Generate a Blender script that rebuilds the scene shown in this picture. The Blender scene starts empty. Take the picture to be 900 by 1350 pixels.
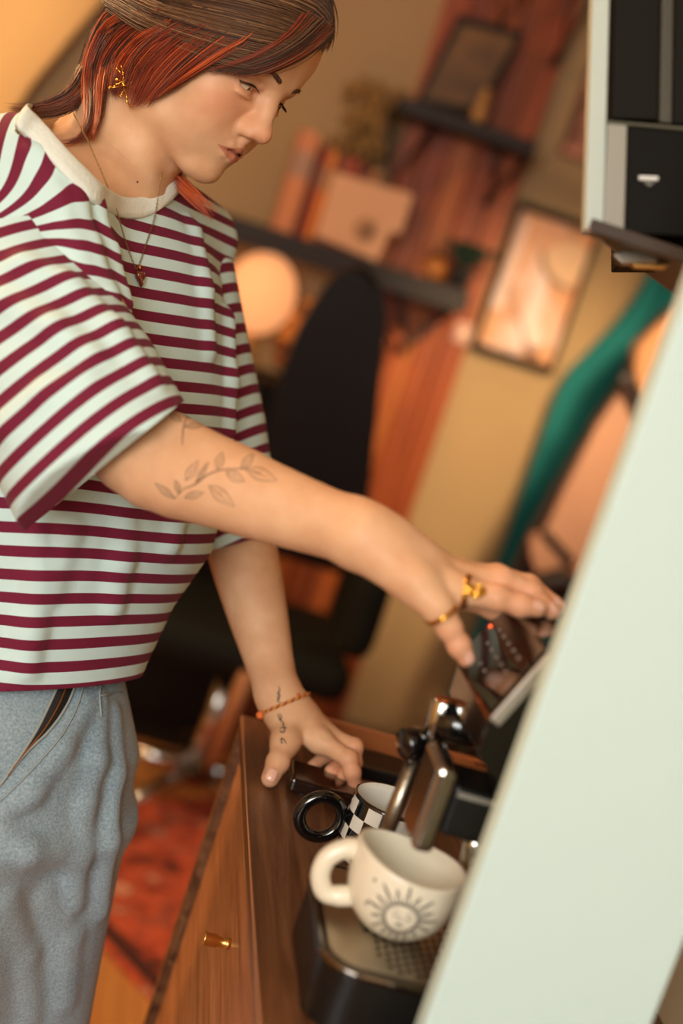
import bpy, bmesh, math, random
import numpy as np
from mathutils import Vector, Matrix, noise
random.seed(7); rng = np.random.default_rng(7)
scene = bpy.context.scene; COL = scene.collection
PI = math.pi

# ------------------------------------------------------------------ camera
FPX = 1900.0                       # focal length in pixels of the 900x1350 frame
ROLL, PITCH, YAW = math.radians(18), math.radians(10), math.radians(8.5)
CAM = np.array([0.0, 0.0, 1.45])
FW = np.array([math.sin(YAW)*math.cos(PITCH), math.cos(YAW)*math.cos(PITCH), -math.sin(PITCH)])
RI = np.array([math.cos(YAW), -math.sin(YAW), 0.0])
UP = np.cross(RI, FW)
XR = math.cos(ROLL)*RI + math.sin(ROLL)*UP          # picture right
YR = -math.sin(ROLL)*RI + math.cos(ROLL)*UP         # picture up
cd = bpy.data.cameras.new('camera'); cam = bpy.data.objects.new('camera', cd); COL.objects.link(cam)
M = Matrix.Identity(4)
for i in range(3):
    M[i][0], M[i][1], M[i][2], M[i][3] = XR[i], YR[i], -FW[i], CAM[i]
cam.matrix_world = M
cd.sensor_fit = 'VERTICAL'; cd.sensor_height = 36.0; cd.lens = 36.0*FPX/1350
cd.clip_start = 0.05; cd.clip_end = 60
cd.dof.use_dof = True; cd.dof.focus_distance = 1.38; cd.dof.aperture_fstop = 2.1
scene.camera = cam

# ------------------------------------------------------------------ view, world, big lights
vs = scene.view_settings
vs.view_transform = 'Standard'; vs.look = 'None'; vs.gamma = 1; vs.use_curve_mapping = False
vs.exposure = 0.0
wd = bpy.data.worlds.new('world'); scene.world = wd; wd.use_nodes = True
wd.node_tree.nodes['Background'].inputs[0].default_value = (0.68, 0.65, 0.60, 1)
wd.node_tree.nodes['Background'].inputs[1].default_value = 0.42

def area(name, loc, target, size, power, col, sy=None):
    l = bpy.data.lights.new(name, 'AREA'); l.energy = power; l.color = col; l.size = size
    if sy: l.shape = 'RECTANGLE'; l.size_y = sy
    o = bpy.data.objects.new(name, l); COL.objects.link(o)
    o.location = loc
    d = Vector(target)-Vector(loc); o.rotation_euler = d.to_track_quat('-Z', 'Y').to_euler()
    return o
def spot(name, loc, target, power, col, ang, blend=.6, rad=.1):
    l = bpy.data.lights.new(name, 'SPOT'); l.energy = power; l.color = col
    l.spot_size = math.radians(ang); l.spot_blend = blend; l.shadow_soft_size = rad
    o = bpy.data.objects.new(name, l); COL.objects.link(o); o.location = loc
    d = Vector(target)-Vector(loc); o.rotation_euler = d.to_track_quat('-Z', 'Y').to_euler()
    return o
area('window_daylight', (-0.9, -1.9, 2.1), (0.0, 1.5, 1.2), 1.6, 98, (0.99, 0.985, 0.95), 1.4)
area('warm_rim_light', (-1.5, 2.3, 2.45), (-0.1, 1.6, 1.2), 0.5, 40, (1.0, 0.60, 0.28))  # added orange rim light for the hair from back left, no real fixture
spot('wall_wash', (1.15, 2.3, 2.2), (0.98, 4.2, 1.0), 230, (1.0, 0.76, 0.46), 38, .95, .12)
spot('corner_wash', (-1.5, 3.0, 2.4), (-0.85, 4.1, 1.72), 72, (1.0, 0.78, 0.50), 42, .8, .08)
spot('floor_wash', (-0.5, 2.2, 2.5), (0.1, 2.75, 0), 90, (1.0, 0.74, 0.45), 52, .9, .12)

# ------------------------------------------------------------------ pixel/depth -> world aids (depth along the lens axis, metres)
def ray(px, py):
    a, b = px-450, py-675
    c, s = math.cos(ROLL), math.sin(ROLL)
    return FW+(a*c+b*s)/FPX*RI+(a*s-b*c)/FPX*UP
def W(px, py, d): return CAM+d*ray(px, py)
def Zp(px, py, z): r = ray(px, py); return CAM+r*(z-CAM[2])/r[2]
def Yp(px, py, y): r = ray(px, py); return CAM+r*y/r[1]
def Xp(px, py, x): r = ray(px, py); return CAM+r*x/r[0]
def RV(x, y, z):                   # vector given as picture right, picture up, towards the lens
    v = x*XR+y*YR-z*FW; return v/np.linalg.norm(v)

# ------------------------------------------------------------------ materials
def lin(c):
    return tuple(((v/255)/12.92 if v/255 <= .04045 else ((v/255+.055)/1.055)**2.4) for v in c)+(1,)
MATS = {}
def mat(name, col, rough=.5, metal=0, bump=0, bscale=40, var=0, vscale=6, emit=0, spec=.5, sss=0, coat=0, trans=0, sheen=0, stretch=None):
    if name in MATS: return MATS[name]
    m = bpy.data.materials.new(name); m.use_nodes = True; MATS[name] = m
    nt = m.node_tree; b = nt.nodes['Principled BSDF']
    L = lin(col); b.inputs['Base Color'].default_value = L
    b.inputs['Roughness'].default_value = rough; b.inputs['Metallic'].default_value = metal
    b.inputs['Specular IOR Level'].default_value = spec
    b.inputs['Coat Weight'].default_value = coat; b.inputs['Coat Roughness'].default_value = .08
    b.inputs['Transmission Weight'].default_value = trans
    if sheen: b.inputs['Sheen Weight'].default_value = sheen
    if sss:
        b.inputs['Subsurface Weight'].default_value = sss
        b.inputs['Subsurface Radius'].default_value = (1, .35, .18); b.inputs['Subsurface Scale'].default_value = .008
    if emit:
        b.inputs['Emission Color'].default_value = L; b.inputs['Emission Strength'].default_value = emit
    tc = nt.nodes.new('ShaderNodeTexCoord'); src = tc.outputs['Object']
    if stretch:
        mp = nt.nodes.new('ShaderNodeMapping'); mp.inputs['Scale'].default_value = stretch
        nt.links.new(src, mp.inputs[0]); src = mp.outputs[0]
    if var:
        n = nt.nodes.new('ShaderNodeTexNoise'); n.inputs['Scale'].default_value = vscale; n.inputs['Detail'].default_value = 5
        nt.links.new(src, n.inputs['Vector'])
        r = nt.nodes.new('ShaderNodeValToRGB'); r.color_ramp.elements[0].position = .3; r.color_ramp.elements[1].position = .7
        r.color_ramp.elements[0].color = tuple(v*(1-var) for v in L[:3])+(1,)
        r.color_ramp.elements[1].color = tuple(min(1, v*(1+var*.6)) for v in L[:3])+(1,)
        nt.links.new(n.outputs[0], r.inputs[0]); nt.links.new(r.outputs[0], b.inputs['Base Color'])
    if bump:
        n = nt.nodes.new('ShaderNodeTexNoise'); n.inputs['Scale'].default_value = bscale; n.inputs['Detail'].default_value = 4
        nt.links.new(src, n.inputs['Vector'])
        bp = nt.nodes.new('ShaderNodeBump'); bp.inputs['Strength'].default_value = bump; bp.inputs['Distance'].default_value = .002
        nt.links.new(n.outputs[0], bp.inputs['Height']); nt.links.new(bp.outputs[0], b.inputs['Normal'])
    return m
def wood(name, c1, c2, c3, axis='Y', rough=.42, scale=1.0):
    if name in MATS: return MATS[name]
    m = bpy.data.materials.new(name); m.use_nodes = True; MATS[name] = m
    nt = m.node_tree; b = nt.nodes['Principled BSDF']; b.inputs['Roughness'].default_value = rough
    tc = nt.nodes.new('ShaderNodeTexCoord'); mp = nt.nodes.new('ShaderNodeMapping')
    s = {'X': (1.2, 22, 22), 'Y': (22, 1.2, 22), 'Z': (22, 22, 1.2)}[axis]
    mp.inputs['Scale'].default_value = tuple(v*scale for v in s); nt.links.new(tc.outputs['Object'], mp.inputs[0])
    n = nt.nodes.new('ShaderNodeTexNoise'); n.inputs['Scale'].default_value = 1; n.inputs['Detail'].default_value = 6
    n.inputs['Distortion'].default_value = .7; n.inputs['Roughness'].default_value = .62
    nt.links.new(mp.outputs[0], n.inputs['Vector'])
    r = nt.nodes.new('ShaderNodeValToRGB'); e = r.color_ramp.elements
    e[0].position = .3; e[0].color = lin(c1); e[1].position = .72; e[1].color = lin(c3)
    k = r.color_ramp.elements.new(.5); k.color = lin(c2)
    nt.links.new(n.outputs[0], r.inputs[0])
    n2 = nt.nodes.new('ShaderNodeTexNoise'); n2.inputs['Scale'].default_value = 6; n2.inputs['Detail'].default_value = 8
    nt.links.new(mp.outputs[0], n2.inputs['Vector'])
    mx = nt.nodes.new('ShaderNodeMix'); mx.data_type = 'RGBA'; mx.blend_type = 'MULTIPLY'; mx.inputs[0].default_value = .35
    nt.links.new(r.outputs[0], mx.inputs[6]); nt.links.new(n2.outputs[0], mx.inputs[7]); nt.links.new(mx.outputs[2], b.inputs['Base Color'])
    bp = nt.nodes.new('ShaderNodeBump'); bp.inputs['Strength'].default_value = .25; bp.inputs['Distance'].default_value = .001
    nt.links.new(n2.outputs[0], bp.inputs['Height']); nt.links.new(bp.outputs[0], b.inputs['Normal'])
    return m

BLACKG = mat('black_gloss', (14, 12, 11), .08, coat=.5)
BLACKM = mat('black_satin', (18, 16, 15), .38)
BLACKR = mat('black_rough', (20, 15, 12), .75, bump=.2)
CHROME = mat('chrome', (205, 205, 200), .13, 1)
STEEL = mat('brushed_steel', (165, 155, 140), .32, 1, bump=.15, bscale=300)
GOLD = mat('gold', (224, 168, 74), .2, 1)
BRASS = mat('brass', (240, 190, 110), .34, 1)

# ------------------------------------------------------------------ mesh helpers
def prop(o, label=None, cat=None, group=None, kind=None):
    if label: o['label'] = label
    if cat: o['category'] = cat
    if group: o['group'] = group
    if kind: o['kind'] = kind
    return o
def empty(name, loc, label, cat, group=None):
    o = bpy.data.objects.new(name, None); COL.objects.link(o); o.location = Vector([float(v) for v in loc]); o.empty_display_size = .05
    return prop(o, label, cat, group)
def link(name, me, material, parent=None, smooth=False):
    ms = material if isinstance(material, (list, tuple)) else [material]
    for m_ in ms: me.materials.append(m_)
    if smooth: me.polygons.foreach_set('use_smooth', [True]*len(me.polygons))
    o = bpy.data.objects.new(name, me); COL.objects.link(o)
    if parent is not None:
        o.parent = parent
        if parent.type == 'EMPTY': o.matrix_parent_inverse = Matrix.Translation(-parent.location)
    return o
def obj(name, bm, material, parent=None, smooth=False):
    bmesh.ops.recalc_face_normals(bm, faces=bm.faces)
    me = bpy.data.meshes.new(name); bm.to_mesh(me); bm.free()
    return link(name, me, material, parent, smooth)
def box(bm, lo, hi, bev=0, mi=0, rot=None):
    lo = np.array(lo, float); hi = np.array(hi, float)
    r = bmesh.ops.create_cube(bm, size=1)
    vs_ = r['verts']
    for v in vs_:
        v.co = Vector([(lo[i]+hi[i])/2+v.co[i]*(hi[i]-lo[i]) for i in range(3)])
    if rot is not None:
        c = Vector((lo+hi)/2); bmesh.ops.rotate(bm, verts=vs_, cent=c, matrix=rot)
    fs = set(f for v in vs_ for f in v.link_faces)
    for f in fs: f.material_index = mi
    if bev:
        es = list(set(e for v in vs_ for e in v.link_edges))
        bmesh.ops.bevel(bm, geom=es, offset=bev, segments=3, affect='EDGES', profile=.5)
def B(name, lo, hi, m, parent=None, bev=0, rot=None):
    bm = bmesh.new(); box(bm, lo, hi, bev, rot=rot); return obj(name, bm, m, parent, smooth=False)
def frame_of(d):
    d = np.array(d, float); d /= np.linalg.norm(d)
    a = np.array([0, 0, 1.]) if abs(d[2]) < .9 else np.array([1., 0, 0])
    u = np.cross(a, d); u /= np.linalg.norm(u); return u, np.cross(d, u), d
def tube(bm, pts, rad, n=10, closed=False, cap=True, flat=1.0, up=None, mi=0):
    pts = [np.array(p, float) for p in pts]; N = len(pts)
    rad = rad if hasattr(rad, '__len__') else [rad]*N
    rings = []; pu = None
    for i, p in enumerate(pts):
        if closed: d = pts[(i+1) % N]-pts[i-1]
        else: d = pts[min(i+1, N-1)]-pts[max(i-1, 0)]
        d = d/(np.linalg.norm(d)+1e-12)
        if up is not None: u = np.cross(up, d); u /= np.linalg.norm(u)+1e-12
        elif pu is None: u = frame_of(d)[0]
        else: u = pu-d*(pu@d); u /= np.linalg.norm(u)+1e-12
        pu = u; v = np.cross(d, u)
        rings.append([bm.verts.new(Vector(p+rad[i]*(math.cos(a)*u+flat*math.sin(a)*v))) for a in [2*PI*k/n for k in range(n)]])
    R_ = range(N if closed else N-1)
    for i in R_:
        A, Bq = rings[i], rings[(i+1) % N]
        for k in range(n):
            f = bm.faces.new((A[k], A[(k+1) % n], Bq[(k+1) % n], Bq[k])); f.material_index = mi; f.smooth = True
    if cap and not closed:
        f = bm.faces.new(rings[0][::-1]); f.material_index = mi
        f = bm.faces.new(rings[-1]); f.material_index = mi
def T(name, pts, rad, m, parent=None, **k):
    bm = bmesh.new(); tube(bm, pts, rad, **k); return obj(name, bm, m, parent)
def ball(bm, c, r, seg=16, mi=0):
    q = bmesh.ops.create_uvsphere(bm, u_segments=seg, v_segments=max(6, seg//2), radius=1)
    r = r if hasattr(r, '__len__') else (r, r, r)
    for v in q['verts']: v.co = Vector([c[i]+v.co[i]*r[i] for i in range(3)])
    for f in set(f for v in q['verts'] for f in v.link_faces): f.smooth = True; f.material_index = mi
def lathe(bm, prof, c, axis=(0, 0, 1), n=48, closed=False, mifn=None, xf=None):
    u, v, d = frame_of(axis)
    if abs(axis[2]) > .99: u, v, d = np.array([1., 0, 0]), np.array([0, 1., 0]), np.array([0, 0, 1.])
    c = np.array(c, float); rings = []
    for (r, h) in prof:
        ring = []
        for k in range(n):
            a = 2*PI*k/n; p = c+d*h+r*(math.cos(a)*u+math.sin(a)*v)
            if xf: p = xf(p, a, r, h)
            ring.append(bm.verts.new(Vector(p)))
        rings.append(ring)
    for i in range(len(prof)-1):
        for k in range(n):
            f = bm.faces.new((rings[i][k], rings[i][(k+1) % n], rings[i+1][(k+1) % n], rings[i+1][k])); f.smooth = True
            if mifn: f.material_index = mifn(i, k)
    for i in (0, -1):
        if prof[i][0] > 1e-5:
            f = bm.faces.new(rings[i])
            if mifn: f.material_index = mifn(0 if i == 0 else len(prof)-2, 0)
    return rings
def prism(bm, poly, off, bev=0, mi=0):
    off = Vector([float(v) for v in off])
    a = [bm.verts.new(Vector([float(v) for v in p])) for p in poly]; b = [bm.verts.new(v.co+off) for v in a]; n = len(a)
    fs = [bm.faces.new(a), bm.faces.new(b[::-1])]+[bm.faces.new((a[i], b[i], b[(i+1) % n], a[(i+1) % n])) for i in range(n)]
    for f in fs: f.material_index = mi
    if bev: bmesh.ops.bevel(bm, geom=list(set(e for v in a+b for e in v.link_edges)), offset=bev, segments=3, affect='EDGES', profile=.5)
def smoothpts(P_, n=8, closed=False):
    P_ = [np.array(p, float) for p in P_]; N = len(P_); out = []
    rng_ = range(N if closed else N-1)
    for i in rng_:
        g = (lambda j: P_[j % N]) if closed else (lambda j: P_[min(max(j, 0), N-1)])
        p0, p1, p2, p3 = g(i-1), g(i), g(i+1), g(i+2)
        for k in range(n):
            t = k/n
            out.append(.5*((2*p1)+(-p0+p2)*t+(2*p0-5*p1+4*p2-p3)*t*t+(-p0+3*p1-3*p2+p3)*t**3))
    if not closed: out.append(P_[-1])
    return out

# ------------------------------------------------------------------ implicit surfaces
class Field:
    def __init__(s): s.pr = []
    def add(s, kind, k=.01, sub=False, **a): s.pr.append((kind, k, sub, a))
    def cone(s, a, b, r1, r2, k=.01, sub=False): s.add('cone', k, sub, a=np.array(a), b=np.array(b), r1=r1, r2=r2)
    def chain(s, pts, rs, k=.01):
        for i in range(len(pts)-1): s.cone(pts[i], pts[i+1], rs[i], rs[i+1], k)
    def ell(s, c, r, ax=None, k=.01, sub=False):
        s.add('ell', k, sub, c=np.array(c), r=np.array(r, float), ax=np.eye(3) if ax is None else np.array(ax))
    def sweep(s, cs, ab, L, F, n=2.3, k=.02):
        s.add('sweep', k, False, cs=np.array(cs), ab=np.array(ab), L=np.array(L), F=np.array(F), n=n)
    @staticmethod
    def one(kind, a, p):
        if kind == 'cone':
            ba = a['b']-a['a']; t = np.clip((p-a['a'])@ba/(ba@ba+1e-12), 0, 1)
            q = p-a['a']-t[:, None]*ba
            return np.sqrt((q*q).sum(1))-(a['r1']+(a['r2']-a['r1'])*t)
        if kind == 'ell':
            q = (p-a['c'])@a['ax'].T; r = a['r']
            k0 = np.sqrt(((q/r)**2).sum(1)); k1 = np.sqrt(((q/r**2)**2).sum(1))+1e-9
            return k0*(k0-1)/k1
        if kind == 'sweep':
            cs, ab = a['cs'], a['ab']; ax = cs[-1]-cs[0]; ln = np.sqrt(ax@ax); ax = ax/ln
            hn = (cs-cs[0])@ax; h = (p-cs[0])@ax; hc = np.clip(h, hn[0], hn[-1])
            q = p-np.stack([np.interp(hc, hn, cs[:, j]) for j in range(3)], 1)
            wa, wb = np.interp(hc, hn, ab[:, 0]), np.interp(hc, hn, ab[:, 1]); n = a['n']
            d = (((np.abs(q@a['L'])/wa)**n+(np.abs(q@a['F'])/wb)**n)**(1/n)-1)*np.minimum(wa, wb)
            over = np.maximum(hn[0]-h, h-hn[-1])
            return np.where(over > 0, np.sqrt(np.maximum(d, 0)**2+over**2), d)*.92
    def ev(s, p, idx=None):
        d = np.full(len(p), 9.0)
        for j in (range(len(s.pr)) if idx is None else idx):
            kind, k, sub, a = s.pr[j]; e = s.one(kind, a, p)
            if sub:
                h = np.clip(.5-.5*(e+d)/k, 0, 1); d = d+( -e-d)*h+k*h*(1-h)
            else:
                h = np.clip(.5+.5*(e-d)/k, 0, 1); d = e+(d-e)*h-k*h*(1-h)
        return d
    def grad(s, p, e=.0008):
        g = np.zeros_like(p)
        for i in range(3):
            o = np.zeros(3); o[i] = e; g[:, i] = s.ev(p+o)-s.ev(p-o)
        return g/(np.linalg.norm(g, axis=1)[:, None]+1e-12)
    def trace(s, px, py, d0=.8, d1=2.2):
        """walks a line of sight to the surface"""
        px = np.atleast_1d(np.array(px, float)); py = np.atleast_1d(np.array(py, float))
        r = np.array([ray(a, b) for a, b in zip(px, py)]); t = np.full(len(px), d0); hit = np.zeros(len(px), bool)
        for _ in range(90):
            e = s.ev(CAM+t[:, None]*r); hit |= e < .0006
            t = np.where(hit | (t > d1), t, t+np.clip(e*.8, .0004, .08))
        return CAM+t[:, None]*r, hit
    def mesh(s, vox, lo, hi, keep=None, N=16):
        lo = np.array(lo); hi = np.array(hi)
        bi = np.floor(lo/vox/N).astype(int); bj = np.ceil(hi/vox/N).astype(int)
        g = np.stack(np.meshgrid(*[np.arange(bi[i], bj[i]) for i in range(3)], indexing='ij'), -1).reshape(-1, 3)
        cen = (g+.5)*N*vox; hd = N*vox*.5*1.7321
        vals = np.full(len(g), 9.); per = []
        for kind, k, sub, a in s.pr: per.append(s.one(kind, a, cen))
        per = np.array(per); tot = s.ev(cen)
        act = np.abs(tot) < hd*1.5+.012
        if keep is not None: act &= keep(cen, hd)
        ks = np.array([q[1] for q in s.pr])
        loc = np.stack(np.meshgrid(*[np.arange(N+1)]*3, indexing='ij'), -1).reshape(-1, 3)
        keys, vp, quads = [], [], []
        OFF, ST = 2**19, 2**20
        def key(c): c = c+OFF; return (c[..., 0]*ST+c[..., 1])*ST+c[..., 2]
        corners = [(i, j, k) for i in (0, 1) for j in (0, 1) for k in (0, 1)]
        edges = [(a, b) for a in range(8) for b in range(a+1, 8) if bin(a ^ b).count('1') == 1]
        for bidx in np.nonzero(act)[0]:
            idx = np.nonzero(per[:, bidx] < hd*(2.4 if N*vox < .03 else 1.8)+ks+.010)[0]
            if len(idx) == 0: continue
            base = g[bidx]*N
            v = s.ev((base+loc)*vox, idx).reshape(N+1, N+1, N+1)
            ins = v < 0
            if ins.all() or not ins.any(): continue
            cv = np.stack([v[a:N+a, b:N+b, c:N+c] for a, b, c in corners], -1)
            ci = cv < 0; am = ci.any(-1) & ~ci.all(-1); ii = np.argwhere(am); cvv = cv[am]
            acc = np.zeros((len(ii), 3)); cnt = np.zeros(len(ii))
            for a, b in edges:
                va, vb = cvv[:, a], cvv[:, b]; x = (va < 0) != (vb < 0)
                t = np.where(x, va/np.where(x, va-vb, 1), 0)
                pa, pb = np.array(corners[a]), np.array(corners[b])
                acc += np.where(x[:, None], pa+t[:, None]*(pb-pa), 0); cnt += x
            vp.append((base+ii+acc/cnt[:, None])*vox); keys.append(key(base+ii))
            for ax in range(3):
                sl0 = ins[:N, :N, :N]; sh = [slice(0, N)]*3; sh[ax] = slice(1, N+1); sl1 = ins[tuple(sh)]
                e = np.argwhere(sl0 != sl1); 
                if not len(e): continue
                fl = sl0[tuple(e.T)]; u, w = (ax+1) % 3, (ax+2) % 3
                du = np.zeros(3, int); du[u] = 1; dw = np.zeros(3, int); dw[w] = 1
                c = base+e; q = np.stack([key(c-du-dw), key(c-dw), key(c), key(c-du)], 1)
                q = np.where(fl[:, None], q, q[:, ::-1]); quads.append(q)
        keys = np.concatenate(keys); vp = np.concatenate(vp); quads = np.concatenate(quads)
        o = np.argsort(keys); ks_ = keys[o]; pos = np.clip(np.searchsorted(ks_, quads), 0, len(ks_)-1)
        ok = (ks_[pos] == quads).all(1); F = o[pos][ok]
        return vp, F
def np_mesh(name, V, F, attrs=None):
    me = bpy.data.meshes.new(name); me.vertices.add(len(V)); me.vertices.foreach_set('co', V.astype(np.float32).ravel())
    me.loops.add(F.size); me.loops.foreach_set('vertex_index', F.astype(np.int32).ravel())
    me.polygons.add(len(F)); me.polygons.foreach_set('loop_start', np.arange(0, F.size, 4, dtype=np.int32))
    me.update(calc_edges=True)
    for k, a in (attrs or {}).items():
        at = me.attributes.new(k, 'FLOAT', 'POINT'); at.data.foreach_set('value', a.astype(np.float32))
    me.validate(); return me

# ================================================================== ROOM
WALL = mat('plaster_wall', (184, 150, 106), .85, bump=.15, bscale=60, var=.05, vscale=3)
def struct(name, lo, hi, m, bev=0): return prop(B(name, lo, hi, m, None, bev), kind='structure')
struct('wall_back', (-2.0, 4.2, 0), (3.0, 4.3, 2.6), WALL)
struct('wall_left', (-2.1, -2.6, 0), (-2.0, 4.3, 2.6), mat('ochre_wall', (214, 170, 105), .85, bump=.1))
struct('wall_right', (0.575, -2.6, 0), (0.80, 1.62, 2.6), mat('beige_wall', (205, 180, 140), .85, bump=.1))
struct('wall_far_right', (2.9, 1.5, 0), (3.0, 4.3, 2.6), WALL)
struct('ceiling', (-2.1, -2.6, 2.6), (3.0, 4.3, 2.7), mat('ceiling_paint', (225, 215, 195), .9))
fl = prop(bpy.data.objects.new('floor', None), kind='structure'); COL.objects.link(fl)
FM = [wood('floor_oak_%d' % i, c1, c2, c3, 'Y', .4, .5) for i, (c1, c2, c3) in enumerate([((188, 120, 62), (208, 142, 80), (224, 160, 96)), ((178, 112, 58), (200, 134, 74), (218, 152, 88))])]
B('subfloor', (-2.1, -2.6, -.08), (3.0, 4.3, -.021), mat('subfloor_dark', (90, 60, 35), .8), fl)
pm = {}
for ix in range(-6, 9):
    for iy in range(0, 3):
        x0 = ix*.18; y0 = 1.0+iy*1.1-(.5 if ix % 2 else 0); w = (ix*7+iy*3) % 2
        if w not in pm:
            bm = bmesh.new(); box(bm, (0, 0, -.02), (.177, 1.096, 0), .002); pm[w] = obj('floorboard', bm, FM[w], fl)
            o = pm[w]
        else:
            o = pm[w].copy(); COL.objects.link(o); o.parent = fl
        o.location = (x0, y0, 0)
prop(B('baseboard_back', (-2.0, 4.185, 0), (3.0, 4.2, .08), mat('baseboard_paint', (120, 95, 65), .6)), kind='structure')

# ---- plank cladding on the back wall
xa, xb = 0.455, 0.825
pl = empty('plank_cladding', (0.64, 4.19, 0), 'tall strip of orange-brown upright wooden planks on the back wall behind the shelves', 'wall panel')
PW = [wood('orange_plank_%d' % i, a, b_, c, 'Z', .45, .6) for i, (a, b_, c) in enumerate([((120, 50, 14), (188, 86, 26), (222, 122, 50)), ((104, 42, 12), (166, 72, 22), (206, 104, 40)), ((136, 62, 18), (200, 98, 34), (230, 136, 62))])]
wv = (xb-xa)/5
for i in range(5):
    B('plank', (xa+i*wv+.002, 4.165-.004*(i % 2), 0.0), (xa+(i+1)*wv-.002, 4.199, 2.55), PW[i % 3], pl, .003)

# ---- shelves
SHW = mat('dark_shelf_wood', (38, 24, 14), .55, bump=.2, stretch=(3, 30, 30))
def bracket(par, x, z, h=.17, w=.16):
    bm = bmesh.new()
    tube(bm, [(x-w/2, 4.04, z), (x-.0, 4.10, z-h), (x+w/2, 4.04, z)], .011, n=8)
    tube(bm, [(x, 4.10, z-h), (x, 4.17, z-h-.03)], .011, n=8)
    obj('bracket', bm, BLACKM, par)
zl = Yp(450, 330, 3.97)[2]; xl1 = Yp(618, 390, 3.97)[0]
s1 = empty('wall_shelf', (.4, 4.19, zl), 'long dark wall shelf carrying the books and the square pink box', 'shelf', None)
B('board', (-.16, 3.95, zl-.065), (xl1, 4.164, zl), SHW, s1, .003)
bracket(s1, xl1-.10, zl-.065, .13); bracket(s1, .10, zl-.065, .13)
zu = Yp(620, 158, 3.99)[2]; xu0 = Yp(522, 150, 3.99)[0]; xu1 = Yp(705, 195, 3.99)[0]
s2 = empty('wall_shelf', (.6, 4.19, zu), 'short dark wall shelf holding the leaning gold-brown picture', 'shelf', None)
B('board', (xu0, 3.97, zu-.04), (xu1, 4.164, zu), SHW, s2, .003)
bracket(s2, xu0+.05, zu-.04, .19, .13); bracket(s2, xu1-.05, zu-.04, .12, .10)
zt = zu+.52
s3 = empty('wall_shelf', (.7, 4.19, zt), 'uppermost dark shelf with only its brackets in view at the top edge', 'shelf', None)
B('board', (xu0+.1, 3.97, zt-.04), (xu1+.15, 4.16, zt), SHW, s3, .003)
bracket(s3, Yp(665, 25, 4.05)[0], zt-.04, .20, .12); bracket(s3, Yp(760, 20, 4.05)[0], zt-.04, .22, .09)

# books on the lower shelf
def book(px, top, wdt, col, label, dep=.11, y=3.985, pagecol=(232, 214, 180), lean=0):
    x = Yp(px, 300, y)[0]; h = top; c = (x, y+dep/2, zl)
    e = empty('book', c, label, 'book', 'books on the lower shelf')
    m = mat('book_%d_%d_%d' % col, col, .55); 
    bm = bmesh.new()
    box(bm, (x-wdt/2, y, zl), (x-wdt/2+.003, y+dep, zl+h)); box(bm, (x+wdt/2-.003, y, zl), (x+wdt/2, y+dep, zl+h))
    box(bm, (x-wdt/2, y, zl), (x+wdt/2, y+.004, zl+h)); obj('cover', bm, m, e)
    B('pages', (x-wdt/2+.003, y+.004, zl+.004), (x+wdt/2-.003, y+dep-.004, zl+h-.004), mat('paper', pagecol, .9), e)
    bm = bmesh.new(); box(bm, (x-wdt/2+.004, y-.0006, zl+h*.55), (x+wdt/2-.004, y, zl+h*.8)); obj('title_patch', bm, mat('patch_%d' % int(px), tuple(min(255, int(v*.5+70)) for v in col), .6), e)
book(372, .275, .062, (222, 138, 82), 'tallest book on the lower shelf, pale orange spine, first from the left')
book(398, .250, .022, (150, 40, 14), 'thin dark red book just right of the tallest book')
book(410, .245, .030, (226, 128, 30), 'yellow-orange book between the thin red one and the brown ones')
book(425, .240, .028, (150, 78, 34), 'brown book behind the left corner of the pink box')
book(440, .245, .034, (170, 70, 30), 'rust-coloured book behind the pink box')
book(458, .235, .030, (130, 60, 26), 'dark brown book behind the middle of the pink box')
book(474, .235, .030, (176, 120, 66), 'tan book behind the right part of the pink box')
book(490, .228, .026, (120, 84, 44), 'olive-brown last book of the row')
B_ = [Yp(*q, 3.955) for q in ((437, 238), (541, 268), (524, 320), (508, 315), (494, 356), (412, 322))]
gb = empty('pink_box', B_[5], 'square pale pink box with a round grey mark in front of the books', 'box')
dz_ = zl-min(p[2] for p in B_)+.001
B_ = [p+np.array([0, -.012, dz_]) for p in B_]
bm = bmesh.new(); prism(bm, B_, (0, .036, 0), .004); obj('carton', bm, mat('pink_card', (240, 182, 138), .7), gb)
q = Yp(481, 303, 3.94); bm = bmesh.new(); lathe(bm, [(0, 0), (.030, 0), (.030, .003), (0, .003)], (q[0], 3.943, q[2]), (0, -1, 0), 24); obj('round_mark', bm, mat('mark_grey', (176, 130, 96), .8), gb)
# dried flowers
fx = Yp(470, 230, 4.08)[0]
dv = empty('dried_bouquet', (fx, 4.12, zl), 'bushy tan dried flower bouquet standing behind the books', 'plant')
bm = bmesh.new(); lathe(bm, [(.0, 0), (.022, 0), (.028, .05), (.022, .13), (.020, .17), (.024, .18)], (fx, 4.128, zl), n=20); obj('vase', bm, mat('vase_brown', (90, 55, 30), .4), dv)
bm = bmesh.new(); bs = bmesh.new()
for i in range(150):
    a = random.random()*2*PI; r = random.random()**.5*.085; z = zl+.26+random.random()*.20; x = fx-.01+math.cos(a)*r; y = min(4.14, 4.12+math.sin(a)*.03)
    ball(bm, (x, y, z), (.012, .010, .016), 6)
    if i % 4 == 0: tube(bs, [(fx, 4.13, zl+.16), (fx+(x-fx)*.5, (y+4.13)/2, z-.12), (x, y, z)], .0015, n=4)
prop(obj('flower_head', bm, mat('dried_tan', (150, 112, 62), .9), dv), kind='stuff'); prop(obj('stem', bs, mat('dried_stem', (96, 76, 40), .9), dv), kind='stuff')
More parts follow.
